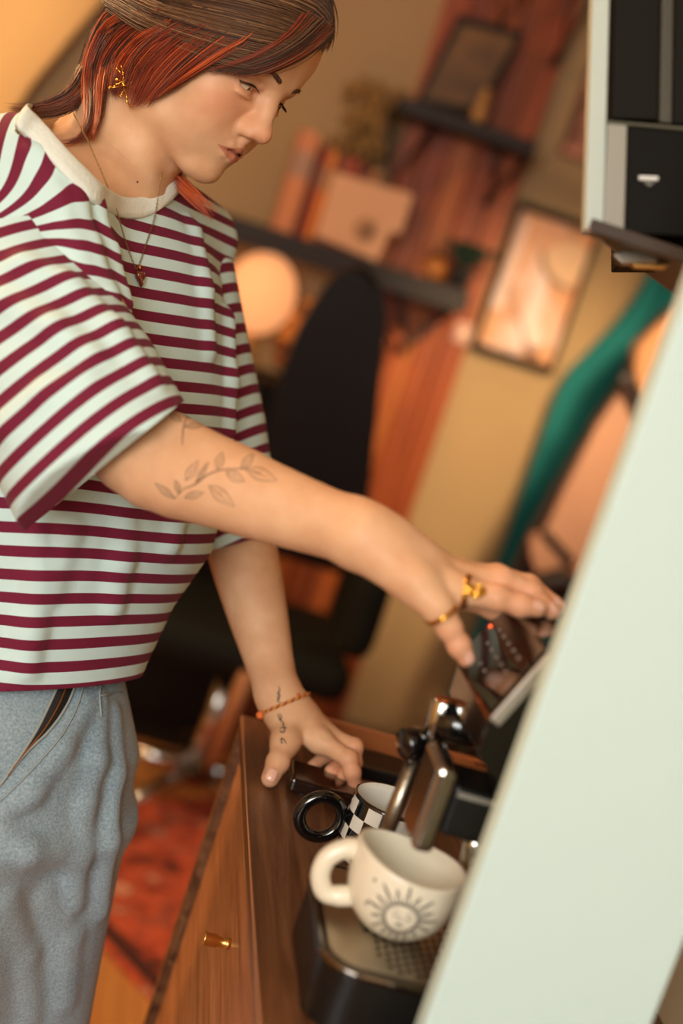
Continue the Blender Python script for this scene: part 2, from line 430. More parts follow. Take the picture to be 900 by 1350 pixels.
# leaning picture on the upper shelf
def framed(name, corners, label, cat, art, fm, t=.02, fw=.018, base=None):
    c = [np.array(p, float) for p in corners]; e = empty(name, base if base is not None else c[3], label, cat)
    ce = sum(c)/4; inn = [p+(ce-p)/np.linalg.norm(ce-p)*fw*1.4 for p in c]
    n = np.cross(c[1]-c[0], c[3]-c[0]); n /= np.linalg.norm(n); n = -n if n[1] > 0 else n
    for i in range(4):
        j = (i+1) % 4; bm = bmesh.new(); prism(bm, [c[i], c[j], inn[j], inn[i]], -n*t); obj('frame_side', bm, fm, e)
    bm = bmesh.new(); prism(bm, [p-n*t*.35 for p in inn], -n*t*.5); obj('artwork', bm, art, e)
    return e, n, inn
art1 = mat('gold_brown_art', (116, 78, 30), .5, var=.45, vscale=14)
cc = [Yp(*q, 4.06) for q in ((604, 22), (690, 46), (630, 158), (546, 140))]
dz_ = zu-min(cc[2][2], cc[3][2])+.001; cc = [p+np.array([0, 0, dz_]) for p in cc]
framed('leaning_picture', cc, 'dark-framed gold-brown picture leaning on the short upper shelf', 'picture', art1, BLACKR)
fg = empty('figurine', (Yp(632, 150, 4.0)[0], 4.0, zu), 'small beige figurine beside the leaning picture on the upper shelf', 'figurine')
c = np.array(fg.location); bm = bmesh.new(); ball(bm, c+np.array([0, 0, .022]), (.022, .018, .024), 12); ball(bm, c+np.array([0, 0, .058]), (.016, .015, .018), 12); obj('figure_body', bm, mat('figurine_clay', (190, 138, 78), .7), fg)
bm = bmesh.new(); ball(bm, c+np.array([0, 0, .083]), (.011, .011, .012), 12); obj('figure_head', bm, MATS['figurine_clay'], fg)
# bits at the right end of the lower shelf
jx = Yp(574, 352, 4.0)[0]
jr = empty('amber_jar', (jx, 4.0, zl), 'small round amber jar on the lower shelf right of the pink box', 'jar')
bm = bmesh.new(); lathe(bm, [(0, 0), (.022, 0), (.032, .02), (.030, .045), (.018, .055), (.016, .062)], (jx, 4.0, zl), n=24); obj('jar_body', bm, mat('amber_glaze', (170, 100, 30), .25), jr)
bm = bmesh.new(); lathe(bm, [(0, .062), (.018, .062), (.018, .072), (0, .076)], (jx, 4.0, zl), n=24); obj('lid', bm, BLACKM, jr)
px_ = Yp(616, 385, 4.04)[0]-.03
pt = empty('potted_plant', (px_, 4.06, zl), 'dark green small plant in a black pot at the shelf right end', 'plant')
bm = bmesh.new(); lathe(bm, [(0, 0), (.025, 0), (.034, .055), (.030, .055), (.028, .045), (0, .045)], (px_, 4.05, zl), n=20); obj('pot', bm, BLACKR, pt)
for i in range(26):
    a = i*2.4; l = .05+.05*random.random(); bm = bmesh.new(); u = np.array([math.cos(a), math.sin(a)*.6, 0])
    s0 = np.array([px_, 4.05, zl+.045]); e = s0+u*l*.8+np.array([0, 0, l*.9]); t_ = s0+u*l*1.3+np.array([0, 0, l*.6])
    tube(bm, [s0, (s0+e)/2, e, t_], [.002, .010, .012, .002], n=6, flat=.25); obj('leaf', bm, mat('dark_leaf', (40, 62, 46), .5), pt, True)
sp = Yp(612, 440, 4.15)
sc_ = empty('light_switch', sp, 'small pale switch on the back wall left of the framed pink picture', 'switch')
B('plate', (sp[0]-.03, 4.15, sp[2]-.03), (sp[0]+.02, 4.164, sp[2]+.03), mat('switch_pink', (225, 170, 145), .5), sc_, .003); B('rocker', (sp[0]-.015, 4.145, sp[2]-.015), (sp[0]+.006, 4.15, sp[2]+.015), mat('switch_pink2', (235, 190, 165), .4), sc_, .002)

# ---- framed pink picture (painting of soft flowing shapes)
def artmat():
    m = mat('pink_flow_art', (238, 172, 122), .35); nt = m.node_tree; b = nt.nodes['Principled BSDF']
    b.inputs['Coat Weight'].default_value = .3
    tc = nt.nodes.new('ShaderNodeTexCoord'); mp = nt.nodes.new('ShaderNodeMapping'); mp.inputs['Scale'].default_value = (7, 7, 3.4); mp.inputs['Rotation'].default_value = (0, .5, 0)
    nt.links.new(tc.outputs['Object'], mp.inputs[0])
    n = nt.nodes.new('ShaderNodeTexNoise'); n.inputs['Scale'].default_value = 1.0; n.inputs['Detail'].default_value = 2; n.inputs['Distortion'].default_value = 1.2
    nt.links.new(mp.outputs[0], n.inputs['Vector']); r = nt.nodes.new('ShaderNodeValToRGB'); E_ = r.color_ramp.elements
    E_[0].position = .3; E_[0].color = lin((232, 150, 96)); E_[1].position = .72; E_[1].color = lin((244, 206, 188))
    for p_, c_ in ((.42, (238, 172, 116)), (.5, (226, 160, 120)), (.58, (242, 190, 160))): k = E_.new(p_); k.color = lin(c_)
    nt.links.new(n.outputs[0], r.inputs[0]); nt.links.new(r.outputs[0], b.inputs['Base Color']); return m
x0, z1_ = Yp(686, 264, 4.18)[[0, 2]]; x1, z0_ = Yp(727, 494, 4.18)[[0, 2]]
cc = [np.array(p) for p in ((x0, 4.175, z1_), (x1, 4.175, z1_), (x1, 4.175, z0_), (x0, 4.175, z0_))]
pe, n_, inn = framed('framed_picture', cc, 'black-framed portrait picture of flowing pink and peach shapes on the back wall', 'picture', artmat(), mat('frame_black', (12, 10, 8), .6, spec=.15), .024, .019)
def artstroke(name, pts, r, col, par, y):
    bm = bmesh.new(); P_ = smoothpts([Yp(a, b, y) for a, b in pts], 8)
    rr = r if hasattr(r, '__len__') else None
    n = len(P_); rad = [r*(.45+.55*math.sin(PI*(i+.5)/n)) for i in range(n)] if rr is None else list(np.interp(np.linspace(0, 1, n), np.linspace(0, 1, len(r)), r))
    tube(bm, P_, rad, n=8, flat=.06, up=np.array([0, 1., 0])); 
    return obj(name, bm, mat('ink_%d_%d_%d' % col, col, .6), par)
def shp(name, pts, col, y, par):
    bm = bmesh.new(); prism(bm, [Yp(a, b, y) for a, b in pts], (0, .0012, 0)); return obj(name, bm, mat('paint_%d_%d_%d' % col, col, .5), par)
yA = 4.1795
shp('pale_band', [(692, 290), (699, 292), (662, 408), (645, 404)], (244, 208, 190), yA, pe)
shp('peach_disc', smoothpts([(722, 330), (760, 318), (775, 340), (752, 380), (730, 372), (718, 350)], 5, True), (236, 190, 146), yA-.0004, pe)
shp('white_body', smoothpts([(712, 350), (722, 380), (712, 420), (716, 450), (700, 460), (672, 452), (676, 430), (690, 412)], 5, True), (248, 214, 200), yA-.0008, pe)
artstroke('brush_line', [(715, 330), (718, 355), (735, 375), (757, 384)], .010, (176, 140, 112), pe, yA-.002)
artstroke('brush_line', [(670, 372), (674, 395), (684, 420), (692, 450), (704, 470)], .006, (190, 150, 126), pe, yA-.002)
artstroke('brush_line', [(692, 452), (700, 464), (710, 472)], .012, (140, 100, 82), pe, yA-.003)
artstroke('brush_line', [(752, 286), (754, 300), (762, 316)], .012, (200, 150, 110), pe, yA-.002)
# small second picture, partly hidden behind the black cabinet
z0_ = Yp(738, 203, 4.18)[2]; x0 = Yp(738, 203, 4.18)[0]
cc = [np.array(p) for p in ((x0, 4.18, z0_+.27), (x0+.2, 4.18, z0_+.27), (x0+.2, 4.18, z0_), (x0, 4.18, z0_))]
p2, _, _ = framed('small_picture', cc, 'small dusty pink drawing half hidden behind the black wall cabinet', 'picture', mat('pink_drawing', (214, 140, 108), .6, var=.3, vscale=30), mat('red_brown_frame', (110, 50, 30), .5), .018, .006)
artstroke('brush_line', [(748, 190), (757, 165), (768, 140), (772, 115)], .010, (120, 80, 55), p2, 4.181)
artstroke('brush_line', [(758, 195), (765, 178), (772, 165)], .006, (120, 80, 55), p2, 4.181)

# ---- curtains
def curtain(name, label, cat, y, z0, z1, lf, rf, m, nf, amp, nz=30, nx=70, grp=None):
    bm = bmesh.new(); g = []
    for i in range(nz+1):
        z = z0+(z1-z0)*i/nz; a, b = lf(z), rf(z); row = []
        for j in range(nx+1):
            t = j/nx; row.append(bm.verts.new((a+(b-a)*t, y+amp*math.sin(t*nf*2*PI+.6*math.sin(z*3)), z)))
        g.append(row)
    for i in range(nz):
        for j in range(nx): bm.faces.new((g[i][j], g[i][j+1], g[i+1][j+1], g[i+1][j])).smooth = True
    e = empty(name, ((lf(z0)+rf(z0))/2, y, z0), label, cat)
    o = obj('fabric', bm, m, e, True); md = o.modifiers.new('s', 'SOLIDIFY'); md.thickness = .004
    zt_ = z1-.01; T('rod', [(lf(z1)-.06, y, zt_), (rf(z1)+.06, y, zt_)], .010, BLACKM, e, n=10)
    return e
curtain('curtain', 'smooth yellow-ochre curtain behind the person at the upper left', 'curtain', 4.12, .25, 2.5, lambda z: -1.6,
        lambda z: float(np.interp(z, [.3, 1.2, 1.59, 1.81, 2.5], [-.68, -.66, -.553, -.455, -.16])), mat('yellow_cloth', (226, 178, 116), .9, bump=.1, bscale=200), 3, .008)
curtain('curtain', 'narrow dark teal curtain hanging right of the framed pink picture', 'curtain', 4.13, .12, 2.5,
        lambda z: float(np.interp(z, [0, 1.28, 1.5, 1.6, 2.5], [1.112, 1.112, 1.22, 1.25, 1.27])), lambda z: float(np.interp(z, [0, 1.2, 1.5, 2.5], [1.40, 1.38, 1.36, 1.38])),
        mat('teal_cloth', (16, 118, 116), .85, bump=.1, bscale=200), 2, .007)

# ---- black cabinet, lamp, flowers
bc = empty('low_cabinet', (.08, 3.95, 0), 'tall black-brown cupboard against the back wall under the book shelf', 'cabinet')
DK = mat('black_brown_wood', (18, 9, 5), .5, bump=.2, stretch=(30, 30, 3), spec=.15)
ztop = Yp(370, 510, 3.8)[2]
B('cabinet_body', (-.50, 3.80, .06), (.43, 4.16, ztop), DK, bc, .006); B('door', (-.49, 3.78, .10), (-.04, 3.80, ztop-.03), DK, bc, .004); B('door', (-.03, 3.78, .10), (.42, 3.80, ztop-.03), DK, bc, .004)
for x in (-.46, .38):
    for y in (3.84, 4.1): B('foot', (x, y, 0), (x+.03, y+.03, .06), DK, bc)
lx = Yp(350, 392, 3.92)
lm = empty('table_lamp', (lx[0], 4.04, ztop), 'glowing peach globe table lamp on the black cupboard beside the shirt', 'lamp')
bm = bmesh.new(); ball(bm, (lx[0]-.01, 4.04, lx[2]), (.098, .085, .115), 32); obj('globe', bm, mat('lamp_glow', (255, 172, 112), .6, emit=.85), lm)
bm = bmesh.new(); lathe(bm, [(0, 0), (.05, 0), (.05, .012), (.012, .02), (.012, max(.03, lx[2]-ztop-.10))], (lx[0]-.01, 4.04, ztop), n=24); obj('base', bm, BRASS, lm)
fo = Yp(378, 475, 3.9)
ob = empty('flower_bowl', (fo[0]+.035, 3.87, ztop), 'cluster of orange and peach dried flowers in a bowl beside the globe lamp', 'flowers')
bm = bmesh.new(); lathe(bm, [(0, 0), (.03, 0), (.06, .03), (.055, .03), (0, .01)], (fo[0]+.035, 3.87, ztop), n=24); obj('bowl', bm, mat('bowl_dark', (60, 36, 20), .3), ob)
for i in range(34):
    a = i*2.4; r = .012+.060*(i/34); z = ztop+.05+.16*(1-(i/34)**2)+.02*random.random()
    bm = bmesh.new(); ball(bm, (fo[0]+.035+math.cos(a)*r, 3.87+math.sin(a)*r, z), (.026, .026, .022), 10)
    obj('blossom', bm, mat('peach_petal', (236, 150, 72), .8) if i % 3 else mat('brown_petal', (150, 84, 40), .8), ob)

# ---- office chair
gx, gy, _ = Zp(262, 1045, .03); gy = 3.38; gx = Zp(262, 1030, .03)[0]-.03
oc = empty('office_chair', (gx, gy, 0), 'black padded office chair with polished metal star base, behind the leaning arm', 'chair')
bm = bmesh.new(); tube(bm, [(gx, gy, .07), (gx, gy, .42)], [.03, .022], n=16); obj('column', bm, CHROME, oc)
for k in range(5):
    a = k*2*PI/5+.35; e = np.array([gx+math.cos(a)*.29, gy+math.sin(a)*.29, .075]); lg = T('leg', [(gx, gy, .12), (gx+math.cos(a)*.15, gy+math.sin(a)*.15, .10), e], [.024, .018, .013], CHROME, oc, n=10)
    w = bmesh.new(); lathe(w, [(0, -.012), (.026, -.012), (.028, 0), (.026, .012), (0, .012)], e-np.array([0, 0, .047]), (math.sin(a), math.cos(a), 0), 16); obj('caster', w, BLACKG, lg)
FB = mat('charcoal_fabric', (20, 22, 18), .8, bump=.3, bscale=250, spec=.2)
B('seat', (gx-.24, gy-.24, .43), (gx+.26, gy+.26, .53), FB, oc, .045)
ap = Yp(473, 800, 3.25)
bk = Yp(447, 430, 3.5)
bm = bmesh.new(); prof = smoothpts([(-.05, .62), (-.07, .95), (-.06, 1.22), (.02, 1.38), (.12, 1.32), (.18, 1.08), (.24, .80), (.26, .62)], 6)
prism(bm, [(bk[0]-.02+a, 3.58, b+.02) for a, b in prof], (0, .07, 0), .02); obj('backrest', bm, mat('black_leather', (18, 10, 7), .45, bump=.1, spec=.25), oc)
T('back_post', [(gx, gy+.1, .45), (gx+.04, 3.62, .50), (bk[0]-.02, 3.64, .75)], .018, BLACKM, oc)
B('armrest', (ap[0]-.045, 3.12, ap[2]-.11), (ap[0]+.045, 3.40, ap[2]+.10), FB, oc, .04)
T('arm_post', [(gx+.2, gy, .48), (ap[0]-.02, 3.3, .48), (ap[0], 3.3, ap[2]-.08)], .013, BLACKM, oc)
T('support_bar', [Yp(326, 890, 3.15), Yp(306, 940, 3.18), Yp(286, 992, 3.22), (gx+.02, gy-.02, .12)], [.020, .020, .017, .014], wood('bar_wood', (170, 112, 70), (190, 130, 86), (206, 150, 104), 'Z'), oc, n=12)
for q_ in [o for o in bpy.data.objects if o is oc]: q_.location.z += .0115
# lounge chair at the right
lc0 = Yp(790, 640, 3.7)
lc = empty('lounge_chair', (lc0[0], 3.75, 0), 'tan leather lounge chair with dark curved frame beside the teal curtain', 'chair')
TAN = mat('tan_leather', (186, 136, 108), .55, bump=.2, var=.08); DKF = mat('dark_frame_wood', (40, 22, 15), .45)
def lpoly(name, pts, y, th, m, bev=.012):
    bm = bmesh.new(); prism(bm, [Yp(a, c, y) for a, c in pts], (0, th, 0), bev); return obj(name, bm, m, lc)
lpoly('back_cushion', smoothpts([(822, 512), (880, 560), (880, 720), (770, 800), (722, 742), (718, 702)], 3, True), 3.70, .07, TAN, 0)
lpoly('headrest_cushion', smoothpts([(838, 482), (852, 446), (905, 408), (950, 440), (910, 560), (850, 520)], 3, True), 3.69, .07, mat('tan_leather_warm', (190, 132, 86), .55, bump=.2), 0)
T('frame', smoothpts([Yp(a, c, 3.74) for a, c in ((660, 800), (700, 712), (756, 612), (820, 512), (856, 442), (905, 404), (960, 430))], 8), .020, DKF, lc, n=12)
lpoly('back_shell', [(824, 505), (905, 408), (960, 430), (900, 820), (668, 800), (706, 712), (762, 612)], 3.775, .02, DKF)
lpoly('neck_bar', [(812, 500), (832, 488), (870, 560), (862, 585)], 3.67, .02, DKF)
lpoly('strap', [(710, 706), (722, 698), (760, 740), (752, 752)], 3.67, .02, DKF)
lpoly('lower_cushion', smoothpts([(700, 716), (716, 706), (740, 742), (728, 770), (706, 752)], 3, True), 3.68, .05, TAN, 0)
T('armrest', [Yp(a, c, 3.55) for a, c in ((690, 775), (735, 765), (790, 790))], [.03, .035, .035], DKF, lc, n=14)
T('arm_knob', [Yp(772, 740, 3.52), Yp(766, 760, 3.52)], [.026, .022], TAN, lc, n=14)
for a, c in ((690, 790), (790, 800)):
    p = Yp(a, c, 3.58); T('leg', [p, (p[0]+.02, 3.58, 0)], [.02, .014], DKF, lc, n=12)
    T('leg', [(p[0], 3.76, p[2]), (p[0]+.02, 3.86, 0)], [.02, .014], DKF, lc, n=12)

# ---- rug
def rugmat():
    m = mat('rug_red', (150, 52, 30), .95, bump=.6, bscale=180); nt = m.node_tree; b = nt.nodes['Principled BSDF']
    tc = nt.nodes.new('ShaderNodeTexCoord'); n = nt.nodes.new('ShaderNodeTexNoise'); n.inputs['Scale'].default_value = 11; n.inputs['Detail'].default_value = 3
    nt.links.new(tc.outputs['Object'], n.inputs['Vector']); r = nt.nodes.new('ShaderNodeValToRGB'); E_ = r.color_ramp.elements
    E_[0].position = .32; E_[0].color = lin((70, 34, 26)); E_[1].position = .68; E_[1].color = lin((204, 138, 110))
    for p_, c_ in ((.42, (150, 56, 34)), (.52, (196, 86, 54)), (.6, (140, 60, 44))): k = E_.new(p_); k.color = lin(c_)
    nt.links.new(n.outputs[0], r.inputs[0]); nt.links.new(r.outputs[0], b.inputs['Base Color']); return m
o_ = np.array([.236, 2.60]); e_ = np.array([.58, -.8146]); n_ = np.array([.8146, .58])
rg = empty('rug', (.5, 2.9, 0), 'red patterned rug on the oak floor left of the sideboard', 'rug')
def rugquad(a0, a1, b0, b1, z0, z1, name, m):
    bm = bmesh.new(); P_ = [o_+e_*a+n_*b for a, b in ((a0, b0), (a1, b0), (a1, b1), (a0, b1))]
    prism(bm, [(p[0], p[1], z0) for p in P_], (0, 0, z1-z0)); return obj(name, bm, m, rg)
rugquad(-.62, .80, 0, .92, .0005, .010, 'pile', rugmat()); rugquad(-.62, .80, .02, .06, .010, .011, 'border_stripe', mat('rug_dark', (70, 30, 24), .95))

# ================================================================== SIDEBOARD
WALF = wood('walnut_front', (146, 88, 50), (190, 122, 74), (220, 154, 104), 'Y', .4, 3.0)
WALT = wood('walnut_top', (66, 38, 22), (114, 72, 44), (156, 108, 70), 'Y', .36, 2.6)
sb = empty('sideboard', (.39, 1.05, 0), 'walnut sideboard with inset drawer fronts that carries the coffee machine', 'sideboard')
XF, YE, YN = .202, 1.603, .42
B('top', (XF, YN, .882), (.574, YE, .90), WALT, sb, .0012)
B('side_panel', (XF, YE-.018, .0), (.574, YE, .8815), WALT, sb); B('side_panel', (XF, YN, .0), (.574, YN+.018, .8815), WALF, sb)
B('back_panel', (.564, YN+.019, .05), (.574, YE-.019, .8815), WALF, sb)
B('bottom_panel', (XF+.01, YN+.019, .05), (.563, YE-.019, .07), WALF, sb)
B('plinth', (XF+.03, YN+.02, 0), (XF+.045, YE-.02, .05), BLACKR, sb)
zz = [.075, .39, .689, .880]; yy = [YN+.020, 1.01, YE-.020] 
for j in range(2):
    for i in range(3):
        d = B('drawer_front', (XF+.011, yy[j]+.001 if j else yy[0], zz[i]+.0015), (XF+.029, yy[j+1]-.001, zz[i+1]-.0015), WALF, sb, .001)
        if j == 1 and i == 2: kb = Xp(303, 1245, XF+.011)
        else: kb = np.array([XF+.011, (yy[j]+yy[j+1])/2, (zz[i]+zz[i+1])/2])
        bm = bmesh.new(); lathe(bm, [(0, 0), (.0052, 0), (.0052, .004), (.0046, .0045), (.0050, .012), (.0060, .0125), (.0066, .024), (.0070, .0245), (.0070, .0258), (0, .0262)], kb, (-1, 0, 0), 32); obj('knob', bm, BRASS, d)
B('light_edge', (XF-.0006, YN, .8965), (XF-.0001, YE, .8995), mat('edge_banding', (214, 150, 104), .35), sb)
# raised wooden tray at the far end
tr = empty('wooden_tray', (.45, 1.56, .90), 'shallow walnut tray with black inside at the far end of the sideboard', 'tray')
WT = wood('tray_wood', (150, 84, 44), (186, 110, 60), (210, 136, 84), 'X', .3)
B('far_rim', (.285, 1.590, .90), (.565, 1.602, .925), WT, tr, .002); B('near_rim', (.285, 1.50, .90), (.565, 1.510, .914), BLACKM, tr, .002)
B('side_rim', (.285, 1.5105, .90), (.295, 1.5895, .918), BLACKM, tr, .002); B('side_rim', (.555, 1.5105, .90), (.565, 1.5895, .918), BLACKM, tr, .002)
B('tray_base', (.2955, 1.5105, .90), (.5545, 1.5895, .904), BLACKM, tr)
# black slab behind the checked mug
sl = empty('coffee_scale', (.31, 1.43, .90), 'glossy black-brown rectangular scale lying between the hand and the checked mug', 'scale')
bm = bmesh.new(); box(bm, (-.07, -.028, .003), (.07, .028, .018), .003); bmesh.ops.rotate(bm, verts=bm.verts, matrix=Matrix.Rotation(math.radians(-3), 3, 'Z'))
bmesh.ops.translate(bm, verts=bm.verts, vec=(.318, 1.423, .9)); obj('housing', bm, mat('brown_black_gloss', (34, 20, 14), .1, coat=.8), sl)
for dx in (-.055, .055):
    for dy in (-.018, .018): bm = bmesh.new(); lathe(bm, [(0, 0), (.005, 0), (.005, .0035), (0, .0035)], (.318+dx, 1.423+dy, .9), n=12); obj('foot', bm, BLACKR, sl)
B('edge_highlight', (.2472, 1.412, .909), (.2482, 1.440, .912), STEEL, sl)  # silver highlight on the glossy end face, built as a steel strip

# ================================================================== MUGS
CW = mat('cream_glaze', (236, 226, 202), .28, coat=.3, bump=.15, bscale=25, var=.03)
IV = mat('white_glaze', (236, 234, 222), .2, coat=.5); BK = mat('black_glaze', (13, 12, 12), .1, coat=.8)
mc = np.array([.3265, 1.283, .9])
cm = empty('mug', mc, 'black and white checked mug with black ring handle behind the sun mug', 'mug')
bm = bmesh.new()
prof = [(0, .002), (.030, .0), (.037, .003), (.0405, .0085), (.0405, .022), (.0401, .0355), (.0394, .049), (.0385, .063), (.0385, .0665), (.0365, .0668), (.0355, .060), (.0365, .02), (.034, .008), (0, .006)]
def cf(i, k):
    if i in (3, 4, 5, 6): return (k//6+i) % 2
    return 1 if i in (7, 8) else 0
lathe(bm, prof, mc, n=96, mifn=cf); o = obj('cup_body', bm, [IV, BK], cm)
rc = np.array([.263, 1.280, .933]); bm = bmesh.new()
tube(bm, [rc+.0205*np.array([math.cos(a), .12*math.cos(a), math.sin(a)]) for a in np.linspace(0, 2*PI, 41)[:-1]], .0062, n=14, closed=True); obj('handle', bm, BK, cm)
# sun mug
sc = np.array([.2935, 1.038, .9562])
sm_ = empty('mug', sc, 'cream mug with drawn sun face and rounded handle standing on the drip tray', 'mug')
def sxf(p, a, r, h):
    p = p.copy(); k = max(0, h-.03)/.03
    p[2] += (-.0035*math.cos(a+.4)+.002*math.cos(2*a))*k; p[0] = sc[0]+(p[0]-sc[0])*(1+.04*k); p[1] = sc[1]+(p[1]-sc[1])*(1-.03*k); return p
sprof = smoothpts([(0, .0015), (.018, 0), (.027, .004), (.0385, .016), (.0438, .030), (.0452, .043), (.0446, .0555), (.0440, .0600), (.0422, .0612), (.0405, .0595), (.0412, .044), (.0400, .030), (.034, .016), (.020, .0075), (0, .006)], 4)
bm = bmesh.new(); lathe(bm, [tuple(q) for q in sprof], sc, n=72, xf=sxf); obj('cup_body', bm, CW, sm_)
def onmug(az, h):                       # point on the outside of the sun mug
    rr = np.interp(h, [q[1] for q in sprof[4:28]], [q[0] for q in sprof[4:28]])+.0002
    return sxf(sc+np.array([rr*math.cos(az), rr*math.sin(az), h]), az, rr, h)
hp = smoothpts([onmug(PI-.15, .051)+np.array([.006, 0, 0]), sc+np.array([-.054, .004, .052]), sc+np.array([-.064, .003, .042]), sc+np.array([-.0655, .002, .028]), sc+np.array([-.059, .001, .016]), sc+np.array([-.050, 0, .0145]), onmug(PI, .019)+np.array([.007, 0, 0])], 6)
T('handle', hp, [.0085]*6+[.0078]*(len(hp)-12)+[.0085]*6, CW, sm_, n=18)
INK = mat('ink_brown', (70, 54, 42), .6)
ink = bmesh.new(); u0, h0 = -PI/2-.12, .0295
def mp(du, dh): return onmug(u0+du*1.22/.044, h0+dh*1.2)
tube(ink, [mp(.0105*math.cos(a), .0105*math.sin(a)) for a in np.linspace(0, 2*PI, 40)[:-1]], .0006, n=6, closed=True)
tube(ink, [mp(.0117*math.cos(a), .0117*math.sin(a)) for a in np.linspace(0, 2*PI, 40)[:-1]], .0004, n=6, closed=True)
for k in range(17):
    a = 2*PI*k/17+.1; l = .0245 if k % 2 == 0 else .0205
    p0 = [(.0122, -.12), (.016, -.05), (l, .05)]
    for sgn in (-1, 1):
        pts = [mp(r*math.cos(a+sgn*abs(w)*.9), r*math.sin(a+sgn*abs(w)*.9)) for r, w in ((.0122, .12), (.016, .06), (l, .0))]
        tube(ink, smoothpts(pts, 4), .00050, n=5)
for sx in (-1, 1):
    tube(ink, smoothpts([mp(sx*.0062, .0015), mp(sx*.0042, .0004), mp(sx*.0022, .0015)], 4), .0004, n=5)
    tube(ink, smoothpts([mp(sx*.0064, .0040), mp(sx*.0045, .0052), mp(sx*.0022, .0042)], 4), .0003, n=5)
tube(ink, smoothpts([mp(-.0008, .002), mp(-.0012, -.001), mp(.0004, -.0014)], 4), .0003, n=5)
tube(ink, smoothpts([mp(-.0026, -.0052), mp(0, -.0044), mp(.0026, -.0052), mp(0, -.0062), mp(-.0026, -.0052)], 4), .0004, n=5)
obj('sun_drawing', ink, INK, sm_)
dt = bmesh.new()
for pxy in ((484, 1153), (482, 1198)):
    az = -PI/2-.75 if pxy[1] < 1180 else -PI/2-.80; p = onmug(az, .049 if pxy[1] < 1180 else .029); ball(dt, p, .0013, 8)
obj('ink_dot', dt, INK, sm_)

# ================================================================== COFFEE MACHINE
cmx = empty('coffee_machine', (.42, 1.045, .90), 'slim black espresso machine with glossy tilted front, chrome brew head and steam wand', 'coffee machine')
def rrect(x0, x1, y0, y1, r, n=6):
    P_ = []
    for cx, cy, a0 in ((x1-r, y1-r, 0), (x0+r, y1-r, PI/2), (x0+r, y0+r, PI), (x1-r, y0+r, 1.5*PI)):
        for k in range(n+1): a = a0+PI/2*k/n; P_.append((cx+r*math.cos(a), cy+r*math.sin(a)))
    return P_
x0, x1, y0, y1 = .232, .44, .955, 1.135
bm = bmesh.new(); prism(bm, [(a, b, .9005) for a, b in rrect(x0+.003, x1, y0+.003, y1-.003, .030)], (0, 0, .049), .003); dtb = obj('drip_tray', bm, mat('tray_black', (20, 18, 17), .3), cmx)
bm = bmesh.new(); rr_ = rrect(x0+.003, x1, y0+.003, y1-.003, .030, 8)
tube(bm, [(a, b, .9515) for a, b in rr_], .0036, n=12, closed=True, flat=1); obj('chrome_rim', bm, mat('dark_chrome', (120, 112, 105), .12, 1), dtb)
bm = bmesh.new(); prism(bm, [(a, b, .9490) for a, b in rrect(x0+.008, x1-.004, y0+.008, y1-.008, .026)], (0, 0, .006)); obj('grid_plate', bm, mat('warm_steel', (176, 164, 144), .36, 1, bump=.3, bscale=60), dtb)
bm = bmesh.new()
for i in range(22):
    for j in range(22):
        x = x0+.034+i*.0072; y = y0+.016+j*.0098+(.0049 if i % 2 else 0)
        if x < x1-.015 and y < y1-.014 and (x-x0) > .034+.25*abs(y-(y0+y1)/2):
            lathe(bm, [(0, .9552), (.0021, .9552), (.0021, .9556), (0, .9556)], (x, y, 0), n=8)
prop(obj('drain_hole', bm, mat('hole_dark', (16, 11, 8), .8), dtb), kind='stuff')
B('body_column', (.405, .975, .957), (.49, 1.125, 1.10), BLACKG, cmx, .006)
B('rear_base', (.441, .965, .9005), (.49, 1.130, .956), BLACKM, cmx, .006)
Y0, Y1 = .980, 1.116
bm = bmesh.new(); prism(bm, [(.298, Y0, 1.130), (.2965, Y0, 1.160), (.3215, Y0, 1.2200), (.49, Y0, 1.2200), (.49, Y0, 1.098), (.340, Y0, 1.098)], (0, Y1-Y0, 0), .0025); hd_ = obj('upper_housing', bm, BLACKG, cmx)
n3 = np.array([-.06, 0, .025]); n3 /= np.linalg.norm(n3)
q0, q1 = np.array([.2965, 0, 1.1605]), np.array([.3210, 0, 1.2195])
bm = bmesh.new(); prism(bm, [q0+[0, Y0+.004, 0]+n3*.0005, q1+[0, Y0+.004, 0]+n3*.0005, q1+[0, Y1-.002, 0]+n3*.0005, q0+[0, Y1-.002, 0]+n3*.0005], n3*.0016); obj('control_panel', bm, mat('panel_glass', (18, 12, 10), .04, coat=1), hd_)
bm = bmesh.new(); prism(bm, [q0+[0, Y0-.0035, 0], q1+[0, Y0-.0035, 0], q1+[0, Y0-.0035, 0]-n3*.009, q0+[0, Y0-.0035, 0]-n3*.009], (0, .0032, 0), .001); obj('silver_edge', bm, mat('satin_silver', (215, 212, 205), .3, .8), hd_)
T('bronze_edge', [q0+[0, Y0-.002, 0]+n3*.001, q0+[0, Y1, 0]+n3*.001], .0018, mat('bronze', (150, 92, 66), .25, 1), hd_, n=8)
bt = bmesh.new()
for i in range(3):
    for j in range(5):
        p = q0+(q1-q0)*(.25+.22*i)+[0, Y0+.03+j*.018, 0]+n3*.0022; ball(bt, p, .0016, 6)
obj('button_mark', bt, mat('panel_grey', (130, 116, 104), .4), hd_)
bt = bmesh.new(); ball(bt, q0+(q1-q0)*.62+[0, Y1-.012, 0]+n3*.002, .0018, 8); obj('indicator_light', bt, mat('red_led', (255, 84, 30), .4, emit=2.0), hd_)
